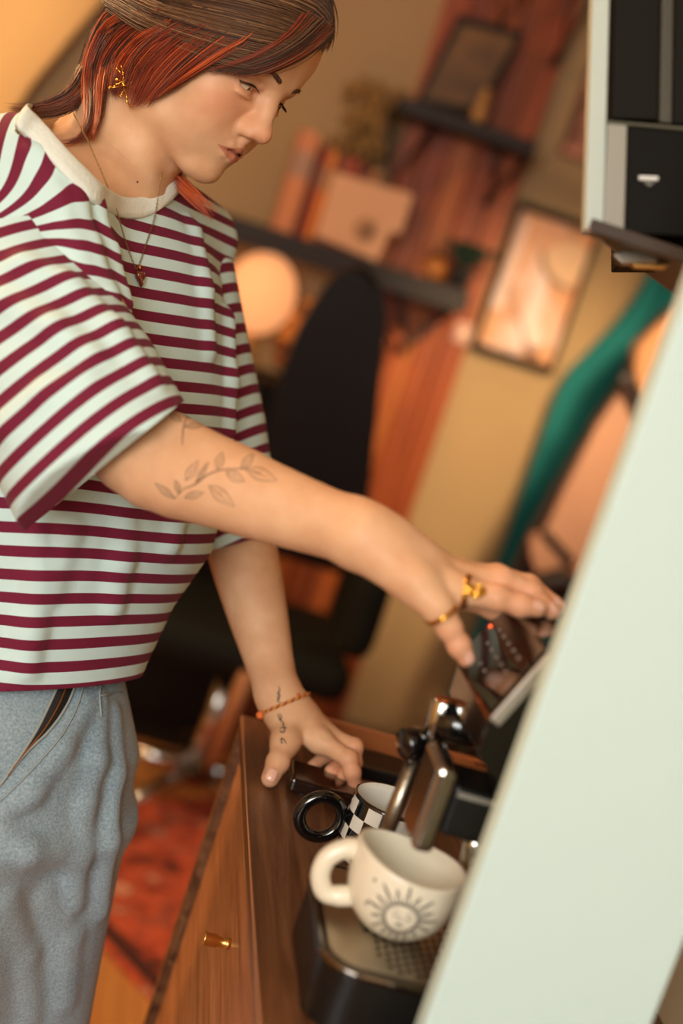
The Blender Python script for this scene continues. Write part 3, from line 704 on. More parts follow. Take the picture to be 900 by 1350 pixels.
# brew head: chrome nose, black housing
bm = bmesh.new(); box(bm, (.2790, 1.000, 1.038), (.2965, 1.060, 1.108), .0055); bh = obj('brew_head', bm, mat('nose_chrome', (190, 182, 172), .16, 1), cmx, False)
za = Yp(600, 1038, 1.0)[2]; zb = Yp(650, 1115, 1.0)[2]
B('head_housing', (.2968, 1.003, zb-.004), (.404, 1.058, za), mat('housing_black', (16, 15, 14), .4), cmx, .004)
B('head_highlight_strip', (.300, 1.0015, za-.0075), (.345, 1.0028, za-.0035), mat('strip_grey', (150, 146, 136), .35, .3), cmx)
B('head_neck', (.330, 1.005, za+.0005), (.404, 1.056, 1.0975), BLACKM, cmx, .003)
B('copper_reflection', (.322, 1.0565, za+.002), (.350, 1.062, 1.0975), mat('reflection_copper', (214, 128, 84), .3, 1), cmx)  # warm reflection on the dark body, built as a copper-coloured bar
bm = bmesh.new(); lathe(bm, [(0, 0), (.007, 0), (.009, .012), (.013, .024), (0, .024)], (.335, 1.03, zb-.030), n=24); obj('spout', bm, CHROME, cmx)
T('bean_cable', smoothpts([(.36, 1.0, zb-.01), (.37, .99, zb-.03), (.365, .985, zb-.06), (.38, .99, .957)], 6), .003, BLACKG, cmx, n=8)
B('lower_bracket', (.345, 1.0, .957), (.36, 1.06, zb-.006), mat('copper_dark', (150, 84, 56), .3, 1), cmx, .002)
# steam wand
wj = np.array([.2945, 1.1, 1.099])
T('wand_arm', [(.290, 1.100, 1.110), (.315, 1.100, 1.112), (.345, 1.100, 1.112)], [.0135, .015, .015], BLACKG, cmx, n=20)
zz0, zz1 = Yp(572, 970, 1.1), Yp(586, 922, 1.1); dn = (zz1-zz0)/np.linalg.norm(zz1-zz0)
w1 = T('wand_joint', [zz0-dn*.004, zz0, zz1-dn*.002, zz1], [.0075, .0098, .0100, .0085], CHROME, cmx, n=28)
T('joint_cap', [zz1, zz1+dn*.0012], [.0075, .006], mat('orange_cap', (170, 90, 50), .3, .8), w1, n=20)
kp = Yp(545, 980, 1.1); kx = RV(-.95, -.15, .45)
bm = bmesh.new(); lathe(bm, [(0, -.010), (.008, -.010), (.0125, -.006), (.0142, 0), (.0142, .007), (.012, .0105), (0, .0115)], kp, kx, 32); obj('wand_knob', bm, BLACKG, cmx)
T('knob_stem', [kp-kx*.008, Yp(575, 985, 1.1)], [.008, .009], BLACKM, cmx, n=16)
T('wand_collar', [Yp(573, 975, 1.1), Yp(560, 992, 1.1), Yp(552, 1003, 1.1)], [.0105, .0095, .0075], BLACKM, cmx, n=20)
a_, b_ = Yp(546, 1004, 1.1), Yp(508, 1099, 1.1)
T('steam_wand', [a_, b_, b_+(b_-a_)*.02], [.0068, .0072, .0062], STEEL, cmx, n=28)

# ================================================================== WHITE PANEL, BLACK CABINET ABOVE
WP = mat('pale_paint', (198, 222, 219), .55, bump=.05, bscale=30)
wp = empty('white_side_panel', (.375, .90, .90), 'tall blurred greenish-white upright panel standing on the sideboard in the right foreground', 'panel')
B('board', (.2985, .89, .9005), (.455, .912, 2.55), WP, wp, .003)
hc = empty('wall_cabinet', (.5, 1.2, 1.53), 'black wall cabinet with pale grey edge strip and metal latch below at upper right', 'cabinet')
def slab(name, poly, d, th, m, bev=.0015, par=hc):
    bm = bmesh.new(); prism(bm, [W(a, b, d) for a, b in poly], FW*th, bev); return obj(name, bm, m, par)
P1, P2, P3 = Zp(774, 304, 1.517), Zp(897, 393, 1.517), Zp(905, 309, 1.517)
dd = (P2-P1); P2e = P1+dd*(.57-P1[0])/dd[0]; d3 = P3-P1; P3e = np.array([.570, P1[1]-.02, 1.517]); P2e[0] = .570
bm = bmesh.new(); prism(bm, [P1, P2e, P3e], (0, 0, .010), .001); obj('bottom_board', bm, mat('dark_brown_board', (58, 40, 26), .5, bump=.2), hc)
T('edge_trim', [P1+[0, 0, .001], P2e+[0, 0, .001]], .0016, mat('trim_brown', (150, 112, 80), .5), hc, n=6)
dB = 1.13
slab('edge_strip', [(783, -60), (805, -60), (796, 303), (771, 303)], dB, .02, mat('strip_pale', (186, 196, 186), .45))
slab('carcass', [(872, -60), (1010, -60), (1010, 300), (872, 300)], dB+.034, .22, mat('cab_black', (20, 16, 11), .6, spec=.12))
slab('back_face', [(805, -60), (1010, -60), (1010, 308), (796, 300)], dB+.022, .012, mat('cab_black', (20, 16, 11), .6, spec=.12))
slab('upper_panel', [(812, -60), (872, -60), (868, 158), (806, 156)], dB+.010, .011, mat('cab_black2', (24, 20, 15), .6, spec=.12))
slab('divider', [(873, -60), (889, -60), (886, 163), (869, 161)], dB+.006, .015, mat('cab_olive', (62, 57, 44), .5))
slab('upper_panel', [(890, -60), (1010, -60), (1010, 172), (887, 163)], dB+.010, .011, MATS['cab_black2'])
slab('drawer_side', [(801, 161), (827, 163), (823, 306), (795, 304)], dB-.004, .030, mat('grey_laminate', (150, 146, 134), .45))
dw = slab('drawer', [(828, 165), (1010, 182), (1010, 318), (824, 307)], dB-.002, .030, mat('drawer_black', (16, 13, 8), .6, spec=.12))
slab('drawer_lip', [(801, 158), (1010, 176), (1010, 181), (801, 162)], dB-.006, .030, mat('lip_grey', (92, 90, 74), .5))
slab('clip', [(842, 231), (868, 232), (868, 238), (842, 237)], dB-.005, .003, mat('clip_white', (225, 225, 220), .3), .0008, dw)
slab('clip_shade', [(847, 239), (864, 240), (856, 246)], dB-.004, .002, mat('clip_grey', (110, 108, 98), .3), .0003, dw)
lt = slab('latch', [(808, 335), (820, 330), (866, 331), (867, 345), (820, 347)], 1.145, .014, mat('latch_metal', (176, 166, 150), .3, .9), .001)
slab('latch_block', [(868, 330), (884, 331), (885, 347), (868, 346)], 1.145, .014, BLACKG, .001)
slab('latch_plate', [(832, 348), (880, 349), (878, 353), (838, 352)], 1.147, .010, BRASS, .0005)

# ================================================================== PERSON
# head frame: forward, left, up
HF_ = RV(.670, -.665, .330); HL_ = RV(.412, -.037, -.911); HL_ = HL_-HF_*(HF_@HL_); HL_ /= np.linalg.norm(HL_); HU_ = np.cross(HF_, HL_)
HO = W(288.7, 56.7, 1.42)
HS = .978
def H(x, y, z): return HO+HS*(x*HF_+y*HL_+z*HU_)
HA = np.array([HF_, HL_, HU_])
# torso frame
TU = RV(.165, .986, 0); TL = RV(.58, -.19, -.79); TL = TL-TU*(TU@TL); TL /= np.linalg.norm(TL); TF = np.cross(TL, TU)

SK = Field()
def hell(c, r, k, sub=False): SK.ell(H(*c), np.array(r)*HS, HA, k, sub)
def hcone(a, b, r1, r2, k, sub=False): SK.cone(H(*a), H(*b), r1*HS, r2*HS, k, sub)
EZ = -.011                                                   # eye height in the head frame
hell((-.012, 0, .032), (.098, .076, .088), .01)
hell((.036, 0, .034), (.054, .062, .052), .03)
hell((.026, 0, -.035), (.057, .058, .064), .03)
for s in (-1, 1):
    hcone((-.006, .053*s, -.050), (.028, .044*s, -.082), .015, .014, .024)
    hcone((.028, .044*s, -.082), (.062, .016*s, -.103), .014, .013, .024)
    hell((.051, .041*s, -.036), (.022, .020, .018), .024)
    hell((.054, .030*s, -.060), (.026, .022, .026), .022)
hell((.030, 0, -.078), (.044, .042, .032), .025)
hell((.0735, 0, -.1035), (.0150, .0175, .0125), .016)
hell((.070, 0, -.070), (.0215, .026, .022), .016)
for s in (-1, 1):
    hcone((.0795, .014*s, .010), (.066, .045*s, .010), .0095, .0085, .014)
    hell((.090, .030*s, EZ), (.0155, .0165, .0110), .012, True)
    hell((.0665, .031*s, EZ), (.0150, .0158, .0140), .004)
    hcone((.0795, .019*s, EZ+.0062), (.0685, .044*s, EZ+.0060), .0040, .0034, .004)
    hell((.0780, .030*s, EZ-.0085), (.0060, .0110, .0022), .006)
hcone((.0830, 0, .004), (.0915, 0, -.018), .0072, .0072, .012)
hcone((.0915, 0, -.018), (.1020, 0, -.0375), .0072, .0082, .008)
hell((.1035, 0, -.0405), (.0090, .0090, .0082), .007)
for s in (-1, 1):
    hell((.0920, .0120*s, -.0455), (.0115, .0056, .0064), .008)
    hell((.0930, .0060*s, -.0375), (.0110, .0070, .0090), .008)
    hell((.0975, .0064*s, -.0512), (.0055, .0032, .0036), .0025, True)
hcone((.0915, 0, -.053), (.0890, 0, -.061), .0050, .0050, .006)
# lips
for s in (-1, 1):
    hcone((.0895, .0025*s, -.0665), (.0865, .011*s, -.0672), .0046, .0042, .004)
    hcone((.0865, .011*s, -.0672), (.0765, .0245*s, -.0722), .0042, .0022, .005)
    hcone((.0880, 0, -.0768), (.0845, .011*s, -.0765), .0056, .0048, .004)
    hcone((.0845, .011*s, -.0765), (.0765, .0225*s, -.0742), .0048, .0024, .005)
    hcone((.0952, 0, -.0716), (.0912, .010*s, -.0713), .0017, .0016, .0014, True)
    hcone((.0912, .010*s, -.0713), (.0790, .0255*s, -.0740), .0016, .0012, .0014, True)
    # eye slit
    hcone((.0835, .0195*s, EZ-.0030), (.0845, .030*s, EZ-.0016), .0014, .0036, .0012, True)
    hcone((.0845, .030*s, EZ-.0016), (.0770, .0430*s, EZ-.0018), .0036, .0014, .0012, True)
    # ear
    hell((-.014, .074*s, -.020), (.019, .0075, .031), .006)
    hell((-.010, .0825*s, -.018), (.011, .006, .020), .004, True)
    hell((-.008, .074*s, -.048), (.008, .0055, .010), .005)
hell((.078, 0, -.0885), (.0040, .0120, .0040), .006, True)
# neck
NB = W(135, 235, 1.47)
SK.cone(H(-.030, 0, -.045), NB, .050, .060, .03)
SK.cone(H(-.010, 0, -.075), W(160, 225, 1.45), .034, .040, .02)
NOT = W(184, 254, 1.42)
SK.cone(H(-.012, -.052, -.050), NOT, .012, .007, .02)
SK.cone(W(120, 262, 1.385), NOT, .006, .007, .02)          # collar bones
SK.cone(NOT+TL*.02, W(232, 278, 1.54), .007, .006, .02)
# torso
R_SH, L_SH = W(30, 262, 1.34), W(254, 318, 1.60)
tc_ = [W(4, 950, 1.47), W(32, 840, 1.47), W(70, 640, 1.48), W(95, 440, 1.48), W(110, 330, 1.48), W(125, 270, 1.475)]
SK.sweep(tc_, [(.105, .080), (.115, .085), (.125, .088), (.155, .098), (.140, .080), (.085, .055)], TL, TF, 2.2, .03)
SK.cone(W(128, 235, 1.46), R_SH, .056, .050, .04); SK.cone(W(145, 262, 1.49), L_SH-TU*.016, .044, .034, .04)
# arms
R_EL, R_WR = W(178, 592, 1.235), W(478, 706, 1.15)
mid = W(300, 642, 1.20)

SK.cone(W(215, 585, 1.225), W(320, 630, 1.195), .030, .024, .03)
L_EL, L_WR = W(308, 680, 1.665), W(366, 915, 1.575)
def limb(pts, rs_):
    q_ = smoothpts([np.append(p, r) for p, r in zip(pts, rs_)], 4)
    SK.chain([p[:3] for p in q_], [p[3] for p in q_], .006)
limb([R_SH, W(105, 430, 1.28), R_EL, mid, W(392, 676, 1.175), R_WR, W(512, 722, 1.148)], [.050, .044, .0385, .0350, .0290, .0240, .0225])
limb([L_SH, W(296, 600, 1.655), L_EL, W(324, 745, 1.65), W(341, 815, 1.625), W(357, 880, 1.595), L_WR, W(374, 935, 1.57)], [.036, .0355, .0380, .0375, .0315, .0245, .0222, .0215])
# ---- right hand
RH = {}
def finger(key, pts, rs, k=.004, k0=.010):
    RH[key] = pts
    SK.cone(pts[0], pts[1], rs[0], rs[1], k0)
    for i in range(1, len(pts)-1): SK.cone(pts[i], pts[i+1], rs[i], rs[i+1], k)
    for i in range(1, len(pts)-1): SK.ell(pts[i], np.full(3, rs[i]*1.05), None, .003)
rw = W(484, 708, 1.148)
SK.cone(W(470, 692, 1.158), W(545, 740, 1.150), .0205, .0185, .012); SK.cone(W(482, 718, 1.140), W(548, 768, 1.122), .0190, .0165, .014)
SK.cone(R_WR, W(470, 712, 1.15), .0235, .0225, .01)
m_i, m_m, m_r, m_p = W(600, 756, 1.168), W(606, 764, 1.150), W(600, 778, 1.132), W(575, 800, 1.115)
SK.cone(rw, m_i, .0165, .0115, .014); SK.cone(rw, m_m, .0170, .0115, .014); SK.cone(rw, m_r, .0170, .0115, .014); SK.cone(rw, m_p, .0165, .0115, .014)
finger('ring', [m_r, W(655, 788, 1.128), W(686, 798, 1.130), W(708, 802, 1.132)], [.0108, .0100, .0088, .0072])
finger('middle', [m_m, W(662, 765, 1.150), W(700, 781, 1.152), W(727, 806, 1.150)], [.0110, .0098, .0086, .0072])
finger('index', [m_i, W(655, 760, 1.172), W(697, 772, 1.172), W(733, 799, 1.166)], [.0110, .0096, .0085, .0070])
finger('pinky', [m_p, W(592, 828, 1.118), W(605, 851, 1.120), W(614, 867, 1.122)], [.0100, .0094, .0086, .0074])
SK.cone(W(510, 730, 1.165), W(600, 780, 1.178), .015, .0125, .014); finger('thumb', [W(600, 780, 1.178), W(650, 798, 1.178), W(696, 822, 1.165)], [.0125, .0110, .0085])
# ---- left hand
lw = L_WR
SK.cone(lw, W(386, 945, 1.565), .0215, .020, .012); SK.cone(W(372, 920, 1.580), W(398, 950, 1.585), .0200, .0185, .012)
a1, a2, a3, a4 = W(420, 976, 1.545), W(427, 968, 1.565), W(420, 962, 1.585), W(412, 957, 1.60)
for q, r in ((a1, .0135), (a2, .0125), (a3, .0125), (a4, .012)): SK.cone(W(384, 940, 1.57), q, .0175, r, .014)
finger('l_index', [a1, W(459, 1000, 1.525), W(464, 1018, 1.522), W(467, 1032, 1.525)], [.0110, .0095, .0086, .0075])
finger('l_middle', [a2, W(466, 985, 1.550), W(466, 1005, 1.548), W(452, 1022, 1.538)], [.0110, .0095, .0085, .0072])
finger('l_ring', [a3, W(450, 985, 1.575), W(452, 1003, 1.565), W(436, 1016, 1.545)], [.0105, .0092, .0082, .0070])
finger('l_pinky', [a4, W(432, 980, 1.590), W(430, 996, 1.578), W(412, 1010, 1.556)], [.0100, .0086, .0078, .0066])
SK.cone(W(378, 945, 1.56), W(376, 978, 1.530), .0175, .0145, .014)
finger('l_thumb', [W(376, 978, 1.530), W(366, 1005, 1.505), W(356, 1026, 1.492)], [.0140, .0115, .0095])

def lowcut(c, hd): return c[:, 2] > -1
V1, F1 = SK.mesh(.0012, HO-.17, HO+.17, lambda c, h: np.linalg.norm(c-HO, axis=1) < .150+h)
hands = [np.array(R_WR), (m_r+W(700, 800, 1.14))/2, L_WR, W(440, 1000, 1.56)]
def armk(c, h):
    A = Field.one('cone', dict(a=W(235, 600, 1.22), b=W(640, 790, 1.14), r1=.065, r2=.085), c)
    Bv = Field.one('cone', dict(a=W(325, 735, 1.65), b=W(430, 1000, 1.55), r1=.06, r2=.085), c)
    return np.minimum(A, Bv) < h
allp = np.array([R_SH, L_SH, R_WR, L_WR, W(730, 800, 1.14), W(470, 1040, 1.5), W(0, 960, 1.47), HO, R_EL, W(-120, 500, 1.35)])
lo_, hi_ = allp.min(0)-.16, allp.max(0)+.16
V2, F2 = SK.mesh(.0014, lo_, hi_, armk)
V3, F3 = SK.mesh(.0032, lo_, hi_, lambda c, h: np.linalg.norm(c-HO, axis=1) > .125-h)
# inner coarse surface sits a hair below the fine one where both exist
cut_ = (np.linalg.norm(V3-HO, axis=1) < .142) | (armk(V3, -.010))
F3 = F3[~cut_[F3].all(1)]; used_ = np.zeros(len(V3), bool); used_[F3.ravel()] = True; mp3 = np.cumsum(used_)-1; F3 = mp3[F3]; V3 = V3[used_]
ins = (np.linalg.norm(V3-HO, axis=1) < .150) | (armk(V3, -.002))
g3 = SK.grad(V3[ins]); V3[ins] -= g3*.0010
Vb = np.concatenate([V1, V2, V3]); Fb = np.concatenate([F1, F2+len(V1), F3+len(V1)+len(V2)])
# lip, blush and lid colour, plus painted shade along the mouth crease
q = ((Vb-HO)/HS)@HA.T
near = np.linalg.norm(q, axis=1) < .16
lipm = np.zeros(len(Vb)); blush = np.zeros(len(Vb))
w_ = np.clip(1-np.abs(q[:, 1])/.026, 0, 1)
top = -.0627-.0090*(1-w_)+.0010*np.cos(np.clip(q[:, 1]/.004, -PI, PI)); bot = -.0822+.0085*(1-w_)
lipm = np.clip((top-q[:, 2])/.0012, 0, 1)*np.clip((q[:, 2]-bot)/.0012, 0, 1)*(q[:, 0] > .070)*(np.abs(q[:, 1]) < .0262)*near
for c_, r_ in (((.07, .04, -.035), .022), ((.07, -.04, -.035), .022), ((.108, 0, -.042), .010)):
    blush += np.exp(-((q-np.array(c_))**2).sum(1)/(2*r_*r_))*near
for kf in RH.values():
    for p in kf[1:]:
        blush += .7*np.exp(-((Vb-p)**2).sum(1)/(2*.010**2))
lpl = np.full(len(Vb), 9.)
for s in (-1, 1):
    for A_, B_2 in (((.0930, 0, -.0716), (.0890, .010*s, -.0713)), ((.0890, .010*s, -.0713), (.0775, .0260*s, -.0740))):
        lpl = np.minimum(lpl, Field.one('cone', dict(a=np.array(A_), b=np.array(B_2), r1=0, r2=0), q))
lline = np.exp(-(lpl/.0020)**2)*near
eyed = near & (q[:, 0] > .06) & (np.abs(np.abs(q[:, 1])-.031) < .017) & (np.abs(q[:, 2]-EZ) < .014)
lid = np.where(eyed, np.exp(-((q[:, 2]-EZ-.002)/.007)**2), 0)
me = np_mesh('body', Vb, Fb, {'lip': lipm, 'blush': np.clip(blush, 0, 1), 'lid': lid, 'lipcrease_shade': lline})
def skinmat():
    m = mat('skin', (222, 172, 134), .5, sss=.12, spec=.35); nt = m.node_tree; b = nt.nodes['Principled BSDF']
    cur = None
    tc = nt.nodes.new('ShaderNodeTexCoord'); n = nt.nodes.new('ShaderNodeTexNoise'); n.inputs['Scale'].default_value = 35; n.inputs['Detail'].default_value = 5
    nt.links.new(tc.outputs['Object'], n.inputs['Vector']); r = nt.nodes.new('ShaderNodeValToRGB')
    r.color_ramp.elements[0].position = .3; r.color_ramp.elements[0].color = lin((214, 162, 122)); r.color_ramp.elements[1].position = .7; r.color_ramp.elements[1].color = lin((228, 182, 142))
    nt.links.new(n.outputs[0], r.inputs[0]); cur = r.outputs[0]
    for nm, col, f in (('blush', (222, 132, 98), .45), ('lip', (186, 100, 80), .75), ('lid', (190, 120, 88), .4), ('lipcrease_shade', (104, 48, 36), .8)):
        a = nt.nodes.new('ShaderNodeAttribute'); a.attribute_name = nm
        mu = nt.nodes.new('ShaderNodeMath'); mu.operation = 'MULTIPLY'; mu.inputs[1].default_value = f; nt.links.new(a.outputs['Fac'], mu.inputs[0])
        mx = nt.nodes.new('ShaderNodeMix'); mx.data_type = 'RGBA'; nt.links.new(mu.outputs[0], mx.inputs[0]); nt.links.new(cur, mx.inputs[6]); mx.inputs[7].default_value = lin(col); cur = mx.outputs[2]
    nt.links.new(cur, b.inputs['Base Color'])
    n2 = nt.nodes.new('ShaderNodeTexNoise'); n2.inputs['Scale'].default_value = 420; n2.inputs['Detail'].default_value = 3; nt.links.new(tc.outputs['Object'], n2.inputs['Vector'])
    bp = nt.nodes.new('ShaderNodeBump'); bp.inputs['Strength'].default_value = .12; bp.inputs['Distance'].default_value = .0006
    nt.links.new(n2.outputs[0], bp.inputs['Height']); nt.links.new(bp.outputs[0], b.inputs['Normal']); return m
SKIN = skinmat()
hipc = W(0, 985, 1.47)
pe = empty('person', (hipc[0]+.02, hipc[1]-.02, 0), 'person in a maroon and mint striped t-shirt and jeans leaning over the sideboard', 'person')
body = link('body', me, SKIN, pe, True)
from mathutils.bvhtree import BVHTree
bm = bmesh.new(); bm.from_mesh(me); BV = BVHTree.FromBMesh(bm); bm.free()
def cast(o, d, dist=5.0):
    h = BV.ray_cast(Vector(o), Vector(d), dist); return None if h[0] is None else (np.array(h[0]), np.array(h[1]))
# ---- eyes, brows, lashes
GZ = HF_*.88-HU_*.20+HL_*.26; GZ /= np.linalg.norm(GZ)
for s in (-1, 1):
    ec = H(.0668, .031*s, EZ)
    bm = bmesh.new(); ball(bm, ec, np.full(3, .0139*HS), 32); ey = obj('eye', bm, mat('eye_white', (226, 208, 186), .15, coat=.6), pe)
    gz = ec+GZ*.0134*HS
    bm = bmesh.new(); lathe(bm, [(0, .0006), (.003, .0004), (.0056, -.0006), (.0058, -.0016), (0, -.0016)], gz, GZ, 24); ir = obj('iris', bm, mat('iris_brown', (70, 50, 32), .1, coat=1), ey)
    bm = bmesh.new(); lathe(bm, [(0, .0009), (.0023, .0008), (.0024, 0), (0, 0)], gz, GZ, 16); obj('pupil', bm, BLACKG, ey)
    bl = bmesh.new(); bb = bmesh.new()
    for i in range(46):
        t = i/45; y = (.019+.0255*t)*s; z = EZ+.0008+.0030*math.sin(PI*min(1, t*1.05))-.0012*t
        h_ = cast(H(.15, y, z+.0016), -HF_)
        if h_ is None: continue
        p = h_[0]; d = HF_*.75+HL_*s*(-.1+.8*t)-HU_*.50; l = .8+.4*t
        tube(bl, [p-HF_*.001, p+d*.0032*l, p+d*.0060*l+HU_*.0012], [.00030, .00022, .00006], n=4)
    for i in range(170):
        t = random.random(); y = (.0125+.036*t)*s; z = .0095+.0055*math.sin(min(1, t*1.25)*PI*.62)-.003*t+random.uniform(-1, 1)*.0024*(1-t*.7)
        h_ = cast(H(.15, y, z), -HF_)
        if h_ is None: continue
        p = h_[0]; d = HL_*s*(.7+.3*t)+HU_*(.6-.9*t)-HF_*(.05+.35*t)
        tube(bb, [p, p+d*.0026+HF_*.0006, p+d*.0058], [.00030, .00028, .00008], n=4)
    obj('eyelash', bl, mat('lash', (28, 16, 10), .5), body); obj('eyebrow', bb, mat('brow', (92, 56, 34), .6), body)

# ---- hair
HR = Field(); HR.ell(H(-.016, 0, .036), np.array((.106, .086, .098))*HS, HA, .01)
CP = Field(); CP.ell(H(-.016, 0, .036), np.array((.102, .082, .094))*HS, HA, .01); CP.ell(H(-.040, 0, -.035), np.array((.062, .066, .060))*HS, HA, .02)
CP.ell(H(.082, 0, -.058), np.array((.078, .13, .098))*HS, HA, .006, True); CP.ell(H(.03, 0, -.11), np.array((.08, .13, .055))*HS, HA, .006, True)
V, F = CP.mesh(.0030, HO-.17, HO+.17)
def hairmat(n, c):
    m = mat(n, c, .42, spec=.5, sheen=.1); m.node_tree.nodes['Principled BSDF'].inputs['Anisotropic'].default_value = .5; return m
HM = [hairmat('hair_brown', (104, 70, 44)), hairmat('hair_dark', (66, 40, 26)), hairmat('hair_orange', (208, 90, 36)), hairmat('hair_red', (142, 52, 22)), hairmat('hair_light', (146, 106, 70))]
me_ = np_mesh('hair', V, F); hair = link('hair', me_, hairmat('hair_base', (84, 44, 26)), pe, True)
HS_F = Field(); HS_F.pr = HR.pr+SK.pr
ROOT = [False]
def guide(pts, off, dfall):
    P_, hit = HS_F.trace([p[0] for p in pts], [p[1] for p in pts], 1.1, 1.75); out = []; 
    for i, p in enumerate(pts):
        d_ = (P_[i]-CAM)@FW if hit[i] else dfall
        o_ = p[2] if len(p) > 2 else off
        if len(p) > 3: d_, o_ = p[3], 0
        elif ROOT[0]: o_ = off*(-.2, .35, .8, 1, 1, 1, 1, 1)[i]
        out.append(W(p[0], p[1], d_-o_))
    return np.array(out)
def locks(name, guides, n, mats, off=.004, dfall=1.44, rad=.00048, jit=.0022, parent=hair, mirror=False, tipvar=.22, clump=5):
    G = [g if isinstance(g, np.ndarray) else np.array(smoothpts(list(guide(g, off, dfall)), 4)) for g in guides]; M_ = 16
    G = [np.array([[np.interp(t, np.linspace(0, 1, len(g)), g[:, j]) for j in range(3)] for t in np.linspace(0, 1, M_)]) for g in G]
    for mir in ((False, True) if mirror else (False,)):
        bm = bmesh.new()
        for c_ in range(n//clump):
            f0 = random.random()*(len(G)-1); lenf = 1-random.random()*tipvar; mi0 = random.choice(mats); cz = random.gauss(0, jit)
            cj = np.array([random.gauss(0, jit) for _ in range(3)])
            for _ in range(clump):
                f_ = min(max(f0+random.gauss(0, .10), 0), len(G)-1-1e-6); i = int(f_); w = f_-i; P_ = G[i]*(1-w)+G[i+1]*w
                e_ = lenf*(1-random.random()*.05); ts = np.linspace(0, e_, 13); idx = ts*(M_-1)
                Q = np.array([[np.interp(x, np.arange(M_), P_[:, j]) for j in range(3)] for x in idx])
                a_ = np.array([random.gauss(0, 1) for _ in range(3)])*jit*.55; b_ = np.array([random.gauss(0, 1) for _ in range(3)])*jit*.7
                tt = np.linspace(0, 1, 13)[:, None]; Q = Q+cj*(1-.3*tt)+a_*(1-tt*.75)+b_*np.sin(tt*PI)*.6
                Q = Q+FW*(-abs(random.gauss(0, 1))*.0012)
                if mir: q_ = ((Q-HO))@HA.T; q_[:, 1] *= -1; Q = HO+q_@HA
                r0 = rad*random.uniform(.7, 1.3)
                tube(bm, Q, [r0*(1.0 if t < .6 else max(.15, (1-t)/.4)) for t in np.linspace(0, 1, 13)], n=3, cap=False, mi=mi0 if random.random() < .8 else random.choice(mats))
        obj(name, bm, HM, parent, True)
TOPG = [[(150, -70), (240, -60), (340, -50), (420, -20), (440, 20), (440, 55)], [(150, -50), (230, -35), (330, -20), (410, 5), (436, 40), (430, 74)],
        [(150, -35), (220, -10), (310, 8), (380, 28), (425, 55), (420, 72)], [(148, -20), (205, 12), (285, 35), (350, 50), (400, 58), (424, 60)],
        [(146, -5), (195, 25), (265, 50), (330, 66), (375, 72), (408, 66)], [(144, 5), (188, 32), (245, 58), (300, 76), (345, 84), (385, 80)], [(144, 10), (180, 36), (230, 62), (280, 80), (320, 90), (352, 92)]]
locks('top_hair', TOPG, 1500, [0, 0, 0, 1, 4, 0], .006, 1.42)
cg = []
for i in range(25):
    az = 2*PI*i/24; te = math.radians(62+48*(.5-.5*math.cos(az))); cg.append(np.array([H(-.016+.106*.985*math.sin(t)*math.cos(az), .086*.985*math.sin(t)*math.sin(az), .036+.098*.99*math.cos(t)) for t in np.linspace(.04, te, 14)]))
locks('crown_hair', cg, 2200, [0, 0, 0, 1, 4, 0], rad=.0007, jit=.0028)
locks('fringe', [[(400, 20), (375, 48), (335, 72), (290, 88), (258, 97)], [(420, 30), (390, 58), (350, 80), (310, 92), (285, 97)], [(432, 35), (408, 60), (372, 82), (340, 95), (315, 99)], [(436, 40), (420, 58), (395, 76), (370, 88), (350, 94)]], 420, [3, 0, 0, 1, 3], .0075, 1.42)
ROOT[0] = True
locks('side_hair', [[(352, 28), (330, 52), (300, 68), (262, 92), (232, 112), (208, 130)], [(322, 16), (300, 40), (262, 68), (228, 98), (204, 124), (192, 140)], [(300, 6), (280, 32), (238, 56), (204, 88), (186, 120), (176, 146)],
        [(282, 2), (260, 26), (215, 48), (182, 80), (168, 112), (166, 140)], [(262, 0), (235, 22), (190, 45), (160, 75), (148, 100), (144, 122)]], 1100, [3, 3, 3, 2, 1, 3], .009, 1.42)
ROOT[0] = False
locks('far_side_hair', [[(235, 30), (190, 55), (165, 85), (158, 110), (158, 132)], [(222, 22), (180, 45), (152, 75), (142, 100), (138, 128)], [(195, 15), (150, 38), (128, 75), (121, 115), (122, 158)]], 500, [3, 3, 2, 1], .009, 1.42, mirror=True)
locks('nape_hair', [[(215, 20), (170, 40), (145, 75), (136, 115), (132, 155), (122, 185)], [(195, 15), (150, 38), (128, 75), (121, 115), (122, 158), (116, 192)], [(180, 8), (138, 36), (120, 72), (114, 112), (116, 155), (104, 186), (72, 188)]], 900, [3, 2, 2, 3, 1], .010, 1.43, mirror=False)
locks('nape_flick', [[(180, -10), (136, 25), (118, 62), (106, 98), (84, 126, 0, 1.405), (48, 140, 0, 1.36), (4, 138, 0, 1.33)], [(180, -4), (140, 30), (122, 68), (112, 104), (90, 136, 0, 1.405), (52, 148, 0, 1.36), (8, 147, 0, 1.33)], [(185, 4), (142, 38), (125, 78), (116, 116), (94, 144, 0, 1.405), (54, 155, 0, 1.36), (0, 156, 0, 1.325)]], 600, [0, 0, 1, 4, 2], .004, 1.455)
locks('far_lock', [[(222, 216, 0, 1.49), (240, 236, 0, 1.455), (262, 256, 0, 1.44), (288, 282, 0, 1.445)], [(220, 224, 0, 1.49), (234, 246, 0, 1.455), (254, 268, 0, 1.44), (280, 292, 0, 1.44)]], 70, [2, 3, 2], .012, 1.50, jit=.003)
